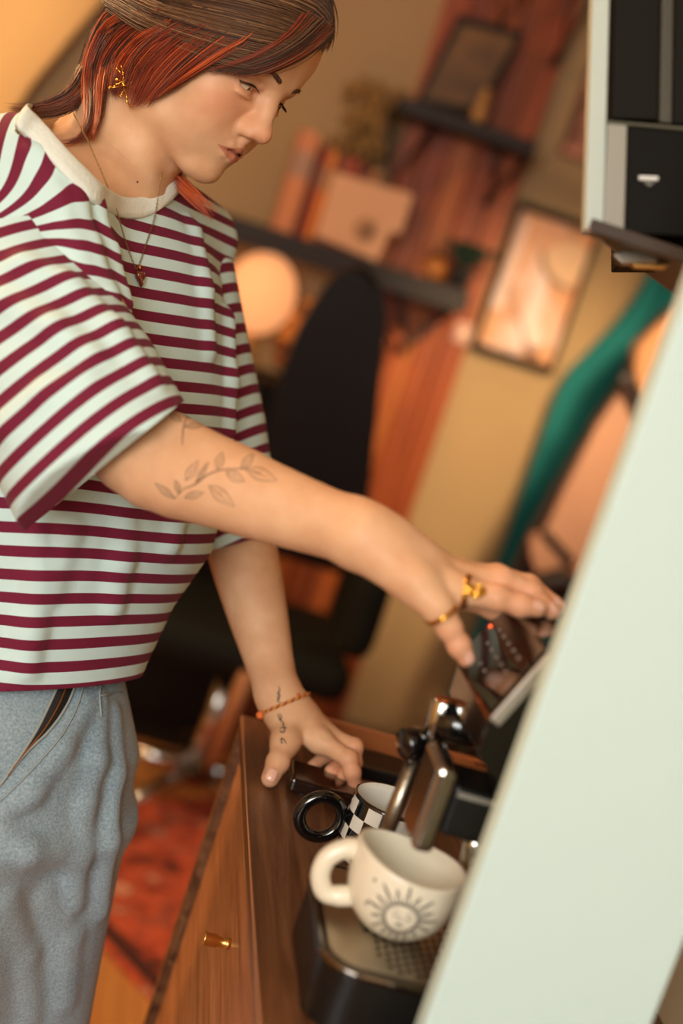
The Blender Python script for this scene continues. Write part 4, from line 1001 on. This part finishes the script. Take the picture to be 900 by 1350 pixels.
# ---- nails
NAIL = mat('nail', (232, 180, 156), .22, coat=.4)
def nail(key, updir, w=.0052, l=.0062):
    p = RH[key]; a, b = p[-2], p[-1]; d = (b-a)/np.linalg.norm(b-a); u = np.array(updir)-d*(np.array(updir)@d); u /= np.linalg.norm(u); v = np.cross(d, u)
    c = b+d*.0005
    g = bmesh.new(); G = []
    for i in range(9):
        row = []
        for j in range(7):
            x = (i/8*2-1)*l; y = (j/6*2-1)*w*math.sqrt(max(0, 1-(abs(i/8*2-1))**4)*1.0+.02)
            h_ = cast(c+d*x+v*y+u*.02, -u); q_ = h_[0] if h_ is not None else c+d*x+v*y
            row.append(g.verts.new(Vector(q_+u*.0003)))
        G.append(row)
    for i in range(8):
        for j in range(6): g.faces.new((G[i][j], G[i][j+1], G[i+1][j+1], G[i+1][j]))
    o_ = obj('fingernail', g, NAIL, body, True); md = o_.modifiers.new('s', 'SOLIDIFY'); md.thickness = .0005
tocam = -FW
nail('ring', RV(.05, .55, .8)); nail('middle', RV(.3, .7, .6)); nail('pinky', RV(.5, .2, .9)); nail('index', RV(.4, .8, .5)); nail('l_thumb', RV(-.1, -.1, 1), .006, .007)

# ---- tattoos (ink lines on the skin)
TAT = mat('tattoo_ink', (52, 46, 42), .6)
def onskin(pts, off=.00005):
    out = []
    for p in pts:
        h_ = cast(CAM, ray(p[0], p[1])/np.linalg.norm(ray(p[0], p[1]))); out.append(h_[0]+h_[1]*off if h_ else (out[-1] if out else W(p[0], p[1], 1.2)))
    return np.array(out)
def inkline(bm, pts, r=.00055, n=5, taper=True):
    sp_ = smoothpts([np.array([a, b, 0.]) for a, b in pts], n); P_ = onskin(sp_); m_ = len(P_)
    tube(bm, P_, [r*(.35+.65*math.sin(PI*(i+.5)/m_)) if taper else r for i in range(m_)], n=5)
def leafink(bm, b, t, w):
    w = w*1.35
    b, t = np.array(b, float), np.array(t, float); d = t-b; n = np.array([-d[1], d[0]])/np.linalg.norm(d); m_ = b+d*.45
    inkline(bm, [b, m_+n*w, t], .00036); inkline(bm, [b, m_-n*w, t], .00036); inkline(bm, [b, m_+n*w*.1, b+d*.8], .00028)
    for f in (.35,): inkline(bm, [b+d*f, b+d*(f+.14)-n*w*.55], .00022, 3)
def zt(x, y): return (150+x/3.6, 520+y/3.6)
bm = bmesh.new()
inkline(bm, [zt(*p) for p in ((290, 495), (330, 450), (380, 430), (440, 385), (500, 360), (560, 355), (620, 355), (690, 372))], .0005)
for b, t, w in (((340, 410), (400, 315), 4), ((310, 470), (292, 405), 2.6), ((390, 420), (450, 320), 2.4), ((490, 355), (515, 272), 4), ((605, 350), (665, 280), 4), ((625, 352), (775, 408), 6), ((530, 368), (622, 415), 4.5), ((450, 430), (572, 532), 5.5), ((335, 490), (428, 465), 3.4), ((290, 495), (195, 422), 3)):
    leafink(bm, zt(*b), zt(*t), w)
inkline(bm, [zt(325, 245), zt(326, 200), zt(332, 150), zt(352, 88)], .00042)
leafink(bm, zt(322, 130), zt(262, 84), 3); leafink(bm, zt(332, 152), zt(432, 146), 2.6); leafink(bm, zt(345, 110), zt(385, 100), 1.5)
obj('leaf_tattoo', bm, TAT, body)
bm = bmesh.new()
def zw(x, y): return (330+x/3.9, 850+y/3.9)
for pl_ in ([(145, 212), (150, 235), (140, 250), (155, 262)], [(135, 262), (148, 275), (140, 290), (158, 298)], [(140, 240), (150, 262), (136, 282)], [(148, 352), (160, 372), (150, 385), (168, 400), (172, 420)], [(140, 355), (150, 380), (162, 385)], [(150, 432), (170, 425), (188, 430)], [(165, 405), (175, 432), (170, 455)], [(152, 440), (160, 450), (180, 445)], [(150, 490), (165, 482), (180, 500), (184, 512)], [(155, 500), (168, 508)], [(160, 478), (160, 500)]):
    inkline(bm, [zw(*p) for p in pl_], .00075)
obj('wrist_tattoo', bm, mat('tattoo_dark', (84, 74, 68), .6), body)
bm = bmesh.new(); P_ = onskin([(181, 240)], 0)[0]; ball(bm, P_, .0011, 8); obj('mole', bm, mat('mole', (96, 50, 28), .6), body)

# ---- rings
def ringat(a, b, t, r, tube_r, m, name, n=1, gap=.0022):
    d = (b-a)/np.linalg.norm(b-a); c = a+(b-a)*t; u, v, _ = frame_of(d); bm = bmesh.new()
    for k in range(n):
        cc_ = c+d*gap*(k-(n-1)/2); pts = []
        for g_ in np.linspace(0, 2*PI, 33)[:-1]:
            w = math.cos(g_)*u+math.sin(g_)*v; h_ = cast(cc_+w*r*1.25, -w, r*1.2); rr = np.linalg.norm(h_[0]-cc_) if h_ else r
            pts.append(cc_+w*(min(max(rr, r*.94), r*1.12)+tube_r*.4))
        tube(bm, pts, tube_r, n=8, closed=True)
    return obj(name, bm, m, body, True), c, d
rp = RH['ring']
ringat(rp[0], rp[1], .26, .0118, .0013, GOLD, 'ring', 2, .0027)
sp0 = onskin([(628, 781)], .001)[0]; g_ = RV(-.05, .45, .85); u, v, _ = frame_of(g_)
bm = bmesh.new(); pts = []
for i in range(60):
    t = i/59; a = t*2*PI*2.1; r = .0066*(1-t*.72); pts.append(sp0+g_*(.0006+.0018*t)+(u*math.cos(a)+v*math.sin(a))*r)
tube(bm, pts, [.0013]*52+[.0015]*8, n=8); tube(bm, smoothpts([pts[0], onskin([(616, 776)], .001)[0], onskin([(611, 770)], .001)[0]], 5), .0013, n=8); obj('spiral_ring', bm, GOLD, body)
pp = RH['pinky']; ringat(pp[0], pp[1], .38, .0108, .0011, GOLD, 'ring', 2, .0021)
# ---- bracelet
u = None; axis = (W(384, 945, 1.57)-W(362, 905, 1.58)); axis /= np.linalg.norm(axis); bc_ = W(366, 931, 1.574)
axis = RV(.38, -.92, .10); u, v, _ = frame_of(axis); loop = []
for g_ in np.linspace(0, 2*PI, 61)[:-1]:
    w = math.cos(g_)*u+math.sin(g_)*v; h_ = cast(bc_+w*.05, -w, .05); rr = (np.linalg.norm(h_[0]-bc_) if h_ else .025)+.0010
    loop.append(bc_+w*(rr+.0004))
LN = len(loop); br = None
for st, tm in enumerate((mat('thread_orange', (206, 104, 40), .8), mat('thread_red', (150, 40, 24), .8), mat('thread_ochre', (204, 160, 70), .8))):
    pts = []
    for i in range(LN*3):
        f_ = i/3; a_, b_ = loop[int(f_) % LN], loop[(int(f_)+1) % LN]; p = a_+(b_-a_)*(f_-int(f_)); ph = 2*PI*(f_*.42+st/3)
        rd = (p-bc_)/np.linalg.norm(p-bc_); pts.append(p+rd*.0009*math.cos(ph)+axis*.0009*math.sin(ph))
    bm = bmesh.new(); tube(bm, pts, .0011, n=6, closed=True); o = obj('bracelet' if br is None else 'thread', bm, tm, pe if br is None else br)
    br = br or o
for q_, r_ in (((343, 943), .0034), ((393, 917), .0024)):
    k_ = onskin([q_], .001)[0]; bm = bmesh.new(); ball(bm, k_, (r_, r_, r_), 10); obj('knot', bm, MATS['thread_orange'], br)

# ================================================================== T-SHIRT
SH = Field()
sc_l = [(-8, 965, 1.455), (26, 850, 1.47), (48, 770, 1.475), (78, 690, 1.48), (92, 600, 1.48), (100, 480, 1.48), (108, 380, 1.48), (116, 320, 1.478), (124, 282, 1.475)]
sab = [(.132, .108), (.140, .114), (.154, .122), (.178, .134), (.188, .135), (.186, .128), (.178, .118), (.164, .106), (.130, .088)]
SH.sweep([W(*q_) for q_ in sc_l], sab, TL, TF, 2.15, .03)
SH.cone(W(128, 238, 1.46), R_SH+TU*.004, .064, .066, .035); SH.cone(W(150, 258, 1.47), L_SH, .058, .050, .035)
SH.cone(R_SH, W(70, 420, 1.30), .066, .070, .04)
SHB = list(SH.pr)
FOLDS = []
def fold(field, pts, r=.007, sink=.003, k=.014, warp=.004):
    P_, hit = field.trace([p[0] for p in pts], [p[1] for p in pts], .9, 2.0)
    g = field.grad(P_); P_ = P_-g*sink
    return [(P_[i], P_[i+1], r, k) for i in range(len(P_)-1) if hit[i] and hit[i+1]]
flist = []
for pts, r, s_ in (
    ([(78, 205), (100, 262), (118, 320), (142, 390), (160, 440)], .0075, .001),
    ([(48, 200), (76, 258), (98, 322), (122, 392)], .0065, .002),
    ([(100, 205), (128, 268), (148, 330), (168, 400)], .005, .002),
    ([(298, 420), (300, 500), (299, 570)], .010, .001),
    ([(48, 690), (52, 760), (40, 830), (34, 880)], .012, .004),
    ([(165, 640), (160, 740), (150, 800)], .012, .006),
    ([(255, 300), (270, 380), (276, 460)], .010, .005),
    ([(60, 640), (90, 700), (70, 780)], .010, .006),
    ([(230, 560), (245, 640), (225, 720)], .012, .006)):
    flist += fold(SH, pts, r, s_)
for a, b, r, k in flist: SH.cone(a, b, r, r, k)
# neck hole: a loop lying on the cloth, closed behind the neck
NC = W(122, 186, 1.462)
P_, _h = SH.trace([22, 42, 70, 100, 128, 156, 188, 215, 234], [158, 180, 210, 240, 266, 282, 284, 270, 250])
P_ = list(P_)+[W(243, 224, 1.55), W(200, 200, 1.575), W(120, 174, 1.575), W(50, 160, 1.50)]
LOOP = np.array(smoothpts(P_, 7, True)); LC = LOOP.mean(0)
e1 = TF-TU*(TF@TU); e2 = TL
_, _, vt = np.linalg.svd(LOOP-LC); LN_ = vt[2] if vt[2]@TU > 0 else -vt[2]
e1 = TF-LN_*(TF@LN_); e1 /= np.linalg.norm(e1); e2 = np.cross(LN_, e1)
la = np.arctan2((LOOP-LC)@e2, (LOOP-LC)@e1); lr = np.hypot((LOOP-LC)@e2, (LOOP-LC)@e1); o_s = np.argsort(la); la, lr = la[o_s], lr[o_s]
vS, fS = SH.mesh(.0032, lo_, hi_)
def delverts(V, F, keep):
    fk = keep[F].all(1); F = F[fk]; used = np.zeros(len(V), bool); used[F.ravel()] = True; mp_ = np.cumsum(used)-1
    return V[used], mp_[F]
dV = vS-LC; av = np.arctan2(dV@e2, dV@e1); rv = np.hypot(dV@e2, dV@e1)
vS, fS = delverts(vS, fS, ~((rv < np.interp(av, la, lr, period=2*PI)*.965) & (dV@LN_ > -.05)))
hem = W(60, 903, 1.40); hemn = RV(.03, 1, -.0)
sag = lambda V: 0
def bis(V, F, co, no, name, attrs):
    me = np_mesh(name, V, F, attrs); bm = bmesh.new(); bm.from_mesh(me)
    bmesh.ops.bisect_plane(bm, geom=list(bm.verts)+list(bm.edges)+list(bm.faces), plane_co=Vector(co), plane_no=Vector(no), clear_inner=True, clear_outer=False)
    bm.to_mesh(me); bm.free(); return me
PER = .0215
def stripe_body(V):
    # distance up the cloth, turning towards the near shoulder
    c0 = W(150, 560, 1.40); d = V-c0
    a = np.clip((d@TU)/.35, -1, 1)
    s = d@RV(.05, 1, 0)+.035*np.maximum(0, d@RV(.05, 1, 0))*((d@RV(1, 0, 0))/.2)
    s = s+.004*np.sin((d@RV(1, 0, 0))*16+1)+.0025*np.sin((d@RV(1, .3, 0))*34)
    sp_ = W(12, 225, 1.31); w = np.clip((.125-np.linalg.norm(V-sp_, axis=1))/.085, 0, 1); w = w*w*(3-2*w)
    pm_ = W(88, 250, 1.34); s0_ = (pm_-c0)@RV(.05, 1, 0)
    s = s*(1-w)+w*(s0_+(V-pm_)@RV(-.97, .10, 0))
    for A, Bv, r, k in flist[:12]:
        dist = Field.one('cone', dict(a=A, b=Bv, r1=0, r2=0), V); s = s+.0085*np.exp(-(dist/.009)**2)
    return s/PER
def clothmat():
    m = mat('striped_jersey', (215, 232, 222), .85, sheen=.03); nt = m.node_tree; b = nt.nodes['Principled BSDF']
    a = nt.nodes.new('ShaderNodeAttribute'); a.attribute_name = 'stripe'
    fr = nt.nodes.new('ShaderNodeMath'); fr.operation = 'FRACT'; nt.links.new(a.outputs['Fac'], fr.inputs[0])
    r = nt.nodes.new('ShaderNodeValToRGB'); E_ = r.color_ramp.elements; E_[0].position = 0; E_[0].color = lin((112, 12, 50)); E_[1].position = .455; E_[1].color = lin((112, 12, 50))
    for p_, c_ in ((.475, (204, 232, 230)), (.985, (204, 232, 230))): k = E_.new(p_); k.color = lin(c_)
    k = E_.new(1.0); k.color = lin((112, 12, 50))
    nt.links.new(fr.outputs[0], r.inputs[0]); nt.links.new(r.outputs[0], b.inputs['Base Color'])
    tc = nt.nodes.new('ShaderNodeTexCoord'); n = nt.nodes.new('ShaderNodeTexNoise'); n.inputs['Scale'].default_value = 30; n.inputs['Detail'].default_value = 6
    nt.links.new(tc.outputs['Object'], n.inputs['Vector']); bp = nt.nodes.new('ShaderNodeBump'); bp.inputs['Strength'].default_value = .35; bp.inputs['Distance'].default_value = .004
    nt.links.new(n.outputs[0], bp.inputs['Height']); nt.links.new(bp.outputs[0], b.inputs['Normal']); return m
JER = clothmat()
me = bis(vS, fS, hem, hemn, 't_shirt', {'stripe': stripe_body(vS)})
shirt = link('t_shirt', me, JER, pe, True)
def thick(o, t=.0014):
    me = o.data; bm = bmesh.new(); bm.from_mesh(me)
    bmesh.ops.dissolve_degenerate(bm, dist=.00002, edges=bm.edges); bm.normal_update()
    vs_ = list(bm.verts); fs_ = list(bm.faces); lay = bm.verts.layers.float.get('stripe'); mp_ = {}
    for v in vs_:
        n = v.normal; w = bm.verts.new(v.co-n*t if n.length > .5 else v.co); mp_[v] = w
        if lay: w[lay] = v[lay]
    be = [e for e in bm.edges if len(e.link_faces) == 1]
    for f in fs_: bm.faces.new([mp_[v] for v in reversed(f.verts)]).smooth = True
    for e in be:
        a, b = e.verts; bm.faces.new((a, b, mp_[b], mp_[a]))
    bm.to_mesh(me); bm.free()
thick(shirt)
# collar band
bm = bmesh.new(); ring_v = []; n_ = len(LOOP)
gl = SH.grad(LOOP)
for i in range(n_):
    p = LOOP[i]; inw = NB-TU*.02-p; inw -= LN_*(inw@LN_); inw /= np.linalg.norm(inw)
    up_ = inw*.62+TU*.78; up_ /= np.linalg.norm(up_); out_ = np.cross(up_, np.cross(-inw, up_)); out_ /= np.linalg.norm(out_)
    out_ = gl[i] if gl[i]@out_ > .2 else out_
    prof = [(-.004, -.003), (-.0015, .0022), (.004, .0030), (.012, .0032), (.019, .0026), (.0215, .0010), (.0205, -.0008), (.008, -.0012)]
    ring_v.append([bm.verts.new(Vector(p+up_*a+out_*b)) for a, b in prof])
for i in range(n_):
    A, Bq = ring_v[i], ring_v[(i+1) % n_]
    for k in range(8): bm.faces.new((A[k], A[(k+1) % 8], Bq[(k+1) % 8], Bq[k]))
obj('collar', bm, mat('collar_rib', (226, 232, 222), .85, bump=.5, bscale=260), shirt, True)
# sleeves
def sleeve(cs, ab, L_, F_, cutA, nA, cutB, nB, sfn, folds=()):
    f = Field(); f.sweep(cs, ab, L_, F_, 2.1, .02)
    fl_ = []
    for pts, r, s_ in folds: fl_ += fold(f, pts, r, s_)
    for a, b, r, k in fl_: f.cone(a, b, r, r, k)
    V, F = f.mesh(.0032, lo_-.05, hi_+.05)
    me = np_mesh('sleeve', V, F, {'stripe': sfn(V)/PER}); bm = bmesh.new(); bm.from_mesh(me)
    for co, no in ((cutA, nA), (cutB, nB)):
        bmesh.ops.bisect_plane(bm, geom=list(bm.verts)+list(bm.edges)+list(bm.faces), plane_co=Vector(co), plane_no=Vector(no), clear_inner=True)
    bm.to_mesh(me); bm.free(); o = link('sleeve', me, JER, shirt, True); thick(o, .0016); return o, f
ax_ = RV(.36, -.90, .22); side = RV(.88, .42, .1); side -= ax_*(side@ax_); side /= np.linalg.norm(side); dep = np.cross(ax_, side)
def s_r(V):
    c = W(140, 612, 1.22); d = V-c; n1, n2 = RV(.60, -.80, .0), RV(.25, -.97, 0)
    t = np.clip(-(d@ax_)/.28, 0, 1); t = t*t*(3-2*t)
    return (d@n1)*(1-t)+(d@n2-.0)*t*1.0-.0135+.003*np.sin((d@side)*25)
slv, SRF = sleeve([W(8, 296, 1.335), W(22, 392, 1.31), W(84, 512, 1.262), W(150, 640, 1.215)], [(.070, .070), (.078, .080), (.087, .080), (.086, .072)], side, dep,
    W(50, 308, 1.3), RV(.22, -.95, .15), W(140, 612, 1.23), RV(-.62, .76, .12), s_r,
    (([(0, 395), (70, 430), (120, 470)], .008, .004), ([(30, 345), (90, 372), (150, 430), (200, 500)], .008, .004), ([(10, 560), (60, 520), (110, 500)], .010, .006)))
axl = RV(.06, -.99, -.08); sdl = RV(1, .05, -.2); sdl -= axl*(sdl@axl); sdl /= np.linalg.norm(sdl); dpl = np.cross(axl, sdl)
def s_l(V):
    c = W(300, 690, 1.65); d = V-c; return d@RV(.42, -.9, 0)-.001
sll, SLF = sleeve([W(236, 296, 1.60), W(252, 420, 1.61), W(278, 560, 1.645), W(302, 740, 1.67)], [(.052, .055), (.058, .06), (.062, .06), (.064, .06)], sdl, dpl,
    W(270, 316, 1.6), RV(0.0, -1, 0), W(300, 714, 1.64), RV(-.25, 1, .15), s_l)
# necklace with pendant
ALL = Field(); ALL.pr = SH.pr+SK.pr+SRF.pr
nk = [(96, 150), (112, 182), (130, 222), (150, 272), (164, 318), (176, 350), (181, 352), (192, 320), (203, 285), (209, 245), (213, 225)]
P_, hit = ALL.trace([a for a, b in nk], [b for a, b in nk], .9, 2); g_ = ALL.grad(P_); P_ = P_+g_*.0012
bm = bmesh.new(); sp_ = smoothpts(list(P_), 14)
L_ = np.concatenate([[0], np.cumsum([np.linalg.norm(sp_[i+1]-sp_[i]) for i in range(len(sp_)-1)])]); sp_ = np.array(sp_)
for i, s_ in enumerate(np.arange(0, L_[-1], .0021)):
    c = np.array([np.interp(s_, L_, sp_[:, j]) for j in range(3)]); c2 = np.array([np.interp(s_+.001, L_, sp_[:, j]) for j in range(3)]); d = c2-c; d /= np.linalg.norm(d)+1e-9
    u, v, _ = frame_of(d); w = u if i % 2 else v
    tube(bm, [c+(d*math.cos(a)*.0014+w*math.sin(a)*.0008) for a in np.linspace(0, 2*PI, 7)[:-1]], .00028, n=4, closed=True)
nko = obj('necklace', bm, mat('old_gold', (170, 140, 90), .3, 1), pe)
pc, _h = ALL.trace([181], [366]); gp = ALL.grad(pc)[0]; pc = pc[0]+gp*.004; u = RV(0, 1, 0); u -= gp*(u@gp); u /= np.linalg.norm(u); v = np.cross(u, gp)
bm = bmesh.new(); NN = 28; rgs = []
for lay, (sc2, of) in enumerate(((.2, -.0035), (.75, -.003), (1, 0), (.75, .003), (.2, .0042))):
    rw_ = []
    for i in range(NN):
        t = 2*PI*i/NN; x = 16*math.sin(t)**3; y = 13*math.cos(t)-5*math.cos(2*t)-2*math.cos(3*t)-math.cos(4*t)
        x, y = x*.00040, (y*.7+1)*.00058 if y > 0 else y*.00062
        rw_.append(bm.verts.new(Vector(pc+v*x*sc2+u*y*sc2+gp*of)))
    rgs.append(rw_)
for a in range(4):
    for i in range(NN): bm.faces.new((rgs[a][i], rgs[a][(i+1) % NN], rgs[a+1][(i+1) % NN], rgs[a+1][i]))
bm.faces.new(rgs[0]); bm.faces.new(rgs[-1])
tube(bm, [pc+u*.0065, pc+u*.0115+gp*.0005], [.0012, .0016], n=10, mi=1)
obj('pendant', bm, [mat('amber_stone', (112, 40, 20), .12, coat=.8), GOLD], nko, True)
# earring: small cluster of gold twigs
el = H(-.010, -.083, -.056)
er, _h = SK.trace([166], [118]); er = er[0]-FW*.014
bm = bmesh.new(); ball(bm, er, .0022, 10)
for i in range(13):
    a = i*2.399; l = .006+.007*random.random(); d = XR*math.cos(a)+YR*math.sin(a)*1.15-FW*random.uniform(-.3, .5); s_ = er+YR*random.uniform(-.007, .010)+XR*random.uniform(-.003, .003)
    tube(bm, [s_, s_+d*l*.6, s_+d*l+YR*.001], [.0007, .0006, .0009], n=6); ball(bm, s_+d*l, .0012, 6)
tube(bm, [er+YR*.012, er-YR*.008], .0009, n=6); obj('earring', bm, GOLD, body)

# ================================================================== JEANS, SHOES
JE = Field()
fdir = np.array([XR[0]*.2, 0, 0]); gx_, gy_ = hipc[0], hipc[1]
tl_h = np.array([TL[0], TL[1], 0]); tl_h /= np.linalg.norm(tl_h); tf_h = np.array([-tl_h[1], tl_h[0], 0]); tf_h = tf_h if tf_h@XR > 0 else -tf_h
wa, hpx = W(18, 860, 1.47), W(2, 1000, 1.47)
cs = [W(22, 830, 1.47), W(16, 900, 1.47), W(6, 985, 1.47), W(-6, 1080, 1.465)]
JE.sweep(cs, [(.108, .084), (.124, .100), (.146, .120), (.136, .112)], TL, TF, 2.2, .02)
dn_ = np.array([0, 0, -1.])
cr = W(-6, 1080, 1.465)
for s in (1, -1):
    h0 = cr+tl_h*(.045 if s > 0 else -.075)-tf_h*(.004 if s > 0 else 0); k0 = np.array([h0[0]+.040, h0[1]-.0, .50]); f0 = np.array([k0[0]+.0, k0[1], .07])
    JE.sweep([h0+[0, 0, .02], (h0+k0)/2, k0, f0], [(.092, .108), (.090, .104), (.088, .100), (.086, .096)], tl_h, tf_h, 2.1, .04)
jb = list(JE.pr)
jf = []
for pts, r, s_ in (([(131, 925), (128, 1000), (112, 1060), (104, 1130), (98, 1190)], .009, .002), ([(150, 940), (154, 1020), (146, 1110), (134, 1200)], .008, .003), ([(112, 930), (80, 985), (40, 1045), (0, 1070)], .010, .002),
                   ([(0, 1100), (40, 1122), (92, 1130)], .010, .0065), ([(60, 1180), (92, 1240), (88, 1320)], .012, .0095), ([(10, 1190), (36, 1260), (40, 1340)], .012, .0095)):
    jf += fold(JE, pts, r, s_)
for a, b, r, k in jf: JE.cone(a, b, r, r, k)
jlo = np.array([hipc[0]-.45, hipc[1]-.45, .0]); jhi = np.array([hipc[0]+.45, hipc[1]+.45, 1.15])
V, F = JE.mesh(.0042, jlo, jhi)
def denim():
    m = mat('denim', (112, 132, 140), .9, sheen=.2); nt = m.node_tree; b = nt.nodes['Principled BSDF']
    tc = nt.nodes.new('ShaderNodeTexCoord'); n = nt.nodes.new('ShaderNodeTexNoise'); n.inputs['Scale'].default_value = 420; n.inputs['Detail'].default_value = 3
    n2 = nt.nodes.new('ShaderNodeTexNoise'); n2.inputs['Scale'].default_value = 7; n2.inputs['Detail'].default_value = 4
    nt.links.new(tc.outputs['Object'], n.inputs['Vector']); nt.links.new(tc.outputs['Object'], n2.inputs['Vector'])
    r = nt.nodes.new('ShaderNodeValToRGB'); r.color_ramp.elements[0].position = .3; r.color_ramp.elements[0].color = lin((94, 118, 134)); r.color_ramp.elements[1].position = .7; r.color_ramp.elements[1].color = lin((170, 188, 194))
    ad = nt.nodes.new('ShaderNodeMath'); ad.operation = 'MULTIPLY_ADD'; ad.inputs[1].default_value = .55; nt.links.new(n.outputs[0], ad.inputs[0])
    m2 = nt.nodes.new('ShaderNodeMath'); m2.operation = 'MULTIPLY'; m2.inputs[1].default_value = .45; nt.links.new(n2.outputs[0], m2.inputs[0]); nt.links.new(m2.outputs[0], ad.inputs[2])
    nt.links.new(ad.outputs[0], r.inputs[0]); nt.links.new(r.outputs[0], b.inputs['Base Color'])
    bp = nt.nodes.new('ShaderNodeBump'); bp.inputs['Strength'].default_value = .4; bp.inputs['Distance'].default_value = .0015; nt.links.new(ad.outputs[0], bp.inputs['Height']); nt.links.new(bp.outputs[0], b.inputs['Normal']); return m
DEN = denim()
me = bis(V, F, (0, 0, .085), (0, 0, 1), 'jeans', {}); 
bm = bmesh.new(); bm.from_mesh(me); bmesh.ops.bisect_plane(bm, geom=list(bm.verts)+list(bm.edges)+list(bm.faces), plane_co=Vector(W(20, 845, 1.47)), plane_no=Vector(TU), clear_outer=True); bm.to_mesh(me); bm.free()
jeans = link('jeans', me, DEN, pe, True); thick(jeans, .002)
def onjean(pts, off=.0005):
    P_, hit = JE.trace([p[0] for p in pts], [p[1] for p in pts], .9, 2); return P_+JE.grad(P_)*off
DEND = mat('denim_seam', (150, 158, 156), .9); 
zl1 = smoothpts([np.array([a, b, 0.]) for a, b in ((86, 880), (66, 925), (48, 962), (24, 1000), (0, 1034), (-20, 1056))], 6)
zl2 = smoothpts([np.array([a, b, 0.]) for a, b in ((104, 882), (90, 925), (66, 962), (36, 990), (6, 1026), (-14, 1050))], 6)
bm = bmesh.new(); a1_, a2_ = onjean(zl1, .0006), onjean(zl2, .0006); VA = [bm.verts.new(Vector(p)) for p in a1_]; VB = [bm.verts.new(Vector(p)) for p in a2_]
for i in range(len(VA)-1): bm.faces.new((VA[i], VA[i+1], VB[i+1], VB[i]))
zo = obj('zip_tape', bm, mat('zip_black', (26, 24, 24), .8), jeans, True); md = zo.modifiers.new('s', 'SOLIDIFY'); md.thickness = .001
T('seam_piping', onjean(zl1, .001), .0016, DEND, jeans, n=8); T('seam_piping', onjean(zl2, .001), .0016, DEND, jeans, n=8)
bm = bmesh.new(); mp_ = [(p+q_)/2 for p, q_ in zip(zl1, zl2)]; zt_ = onjean(mp_, .0018); 
for i, p in enumerate(smoothpts(list(zt_), 4)[:90]):
    ball(bm, p, (.0011, .0011, .0009), 6)
obj('zip_teeth', bm, mat('zip_brass', (150, 90, 40), .4, .8), jeans)
zl3 = smoothpts([np.array([a, b, 0.]) for a, b in ((112, 884), (104, 925), (84, 966), (56, 1000), (24, 1034), (-10, 1066))], 6)
T('stitch_line', onjean(zl3, .0008), .0009, DEND, jeans, n=6)
T('seam_piping', onjean(smoothpts([np.array([a, b, 0.]) for a, b in ((150, 872), (136, 895), (131, 916), (133, 945))], 5), .0006), .0011, DEND, jeans, n=6)
T('seam_piping', onjean(smoothpts([np.array([a, b, 0.]) for a, b in ((131, 918), (145, 915), (160, 912))], 5), .0006), .0010, DEND, jeans, n=6)
for s in (1, -1):
    h0 = cr+tl_h*(.045 if s > 0 else -.075)-tf_h*(.004 if s > 0 else 0); f0 = np.array([h0[0]+.040, h0[1], 0]); bm = bmesh.new()
    tube(bm, smoothpts([f0-tf_h*.10+[0, 0, .045], f0-tf_h*.03+[0, 0, .052], f0+tf_h*.06+[0, 0, .040], f0+tf_h*.13+[0, 0, .030], f0+tf_h*.165+[0, 0, .026]], 4), [.036, .042, .044, .044, .044, .043, .043, .042, .042, .041, .040, .038, .036, .032, .026, .016, .008], n=20, flat=1.0)
    for v in bm.verts: v.co.z = max(.014, v.co.z)
    so_ = obj('shoe', bm, mat('shoe_leather', (40, 32, 28), .5), pe, True); bm = bmesh.new()
    pts = [f0+tf_h*(.035+.14*math.cos(a))+tl_h*(.044*math.sin(a)*(1+.1*math.cos(a))) for a in np.linspace(0, 2*PI, 33)[:-1]]
    prism(bm, [(p[0], p[1], .0005) for p in pts], (0, 0, .018)); obj('sole', bm, mat('sole_cream', (190, 180, 160), .7), so_)
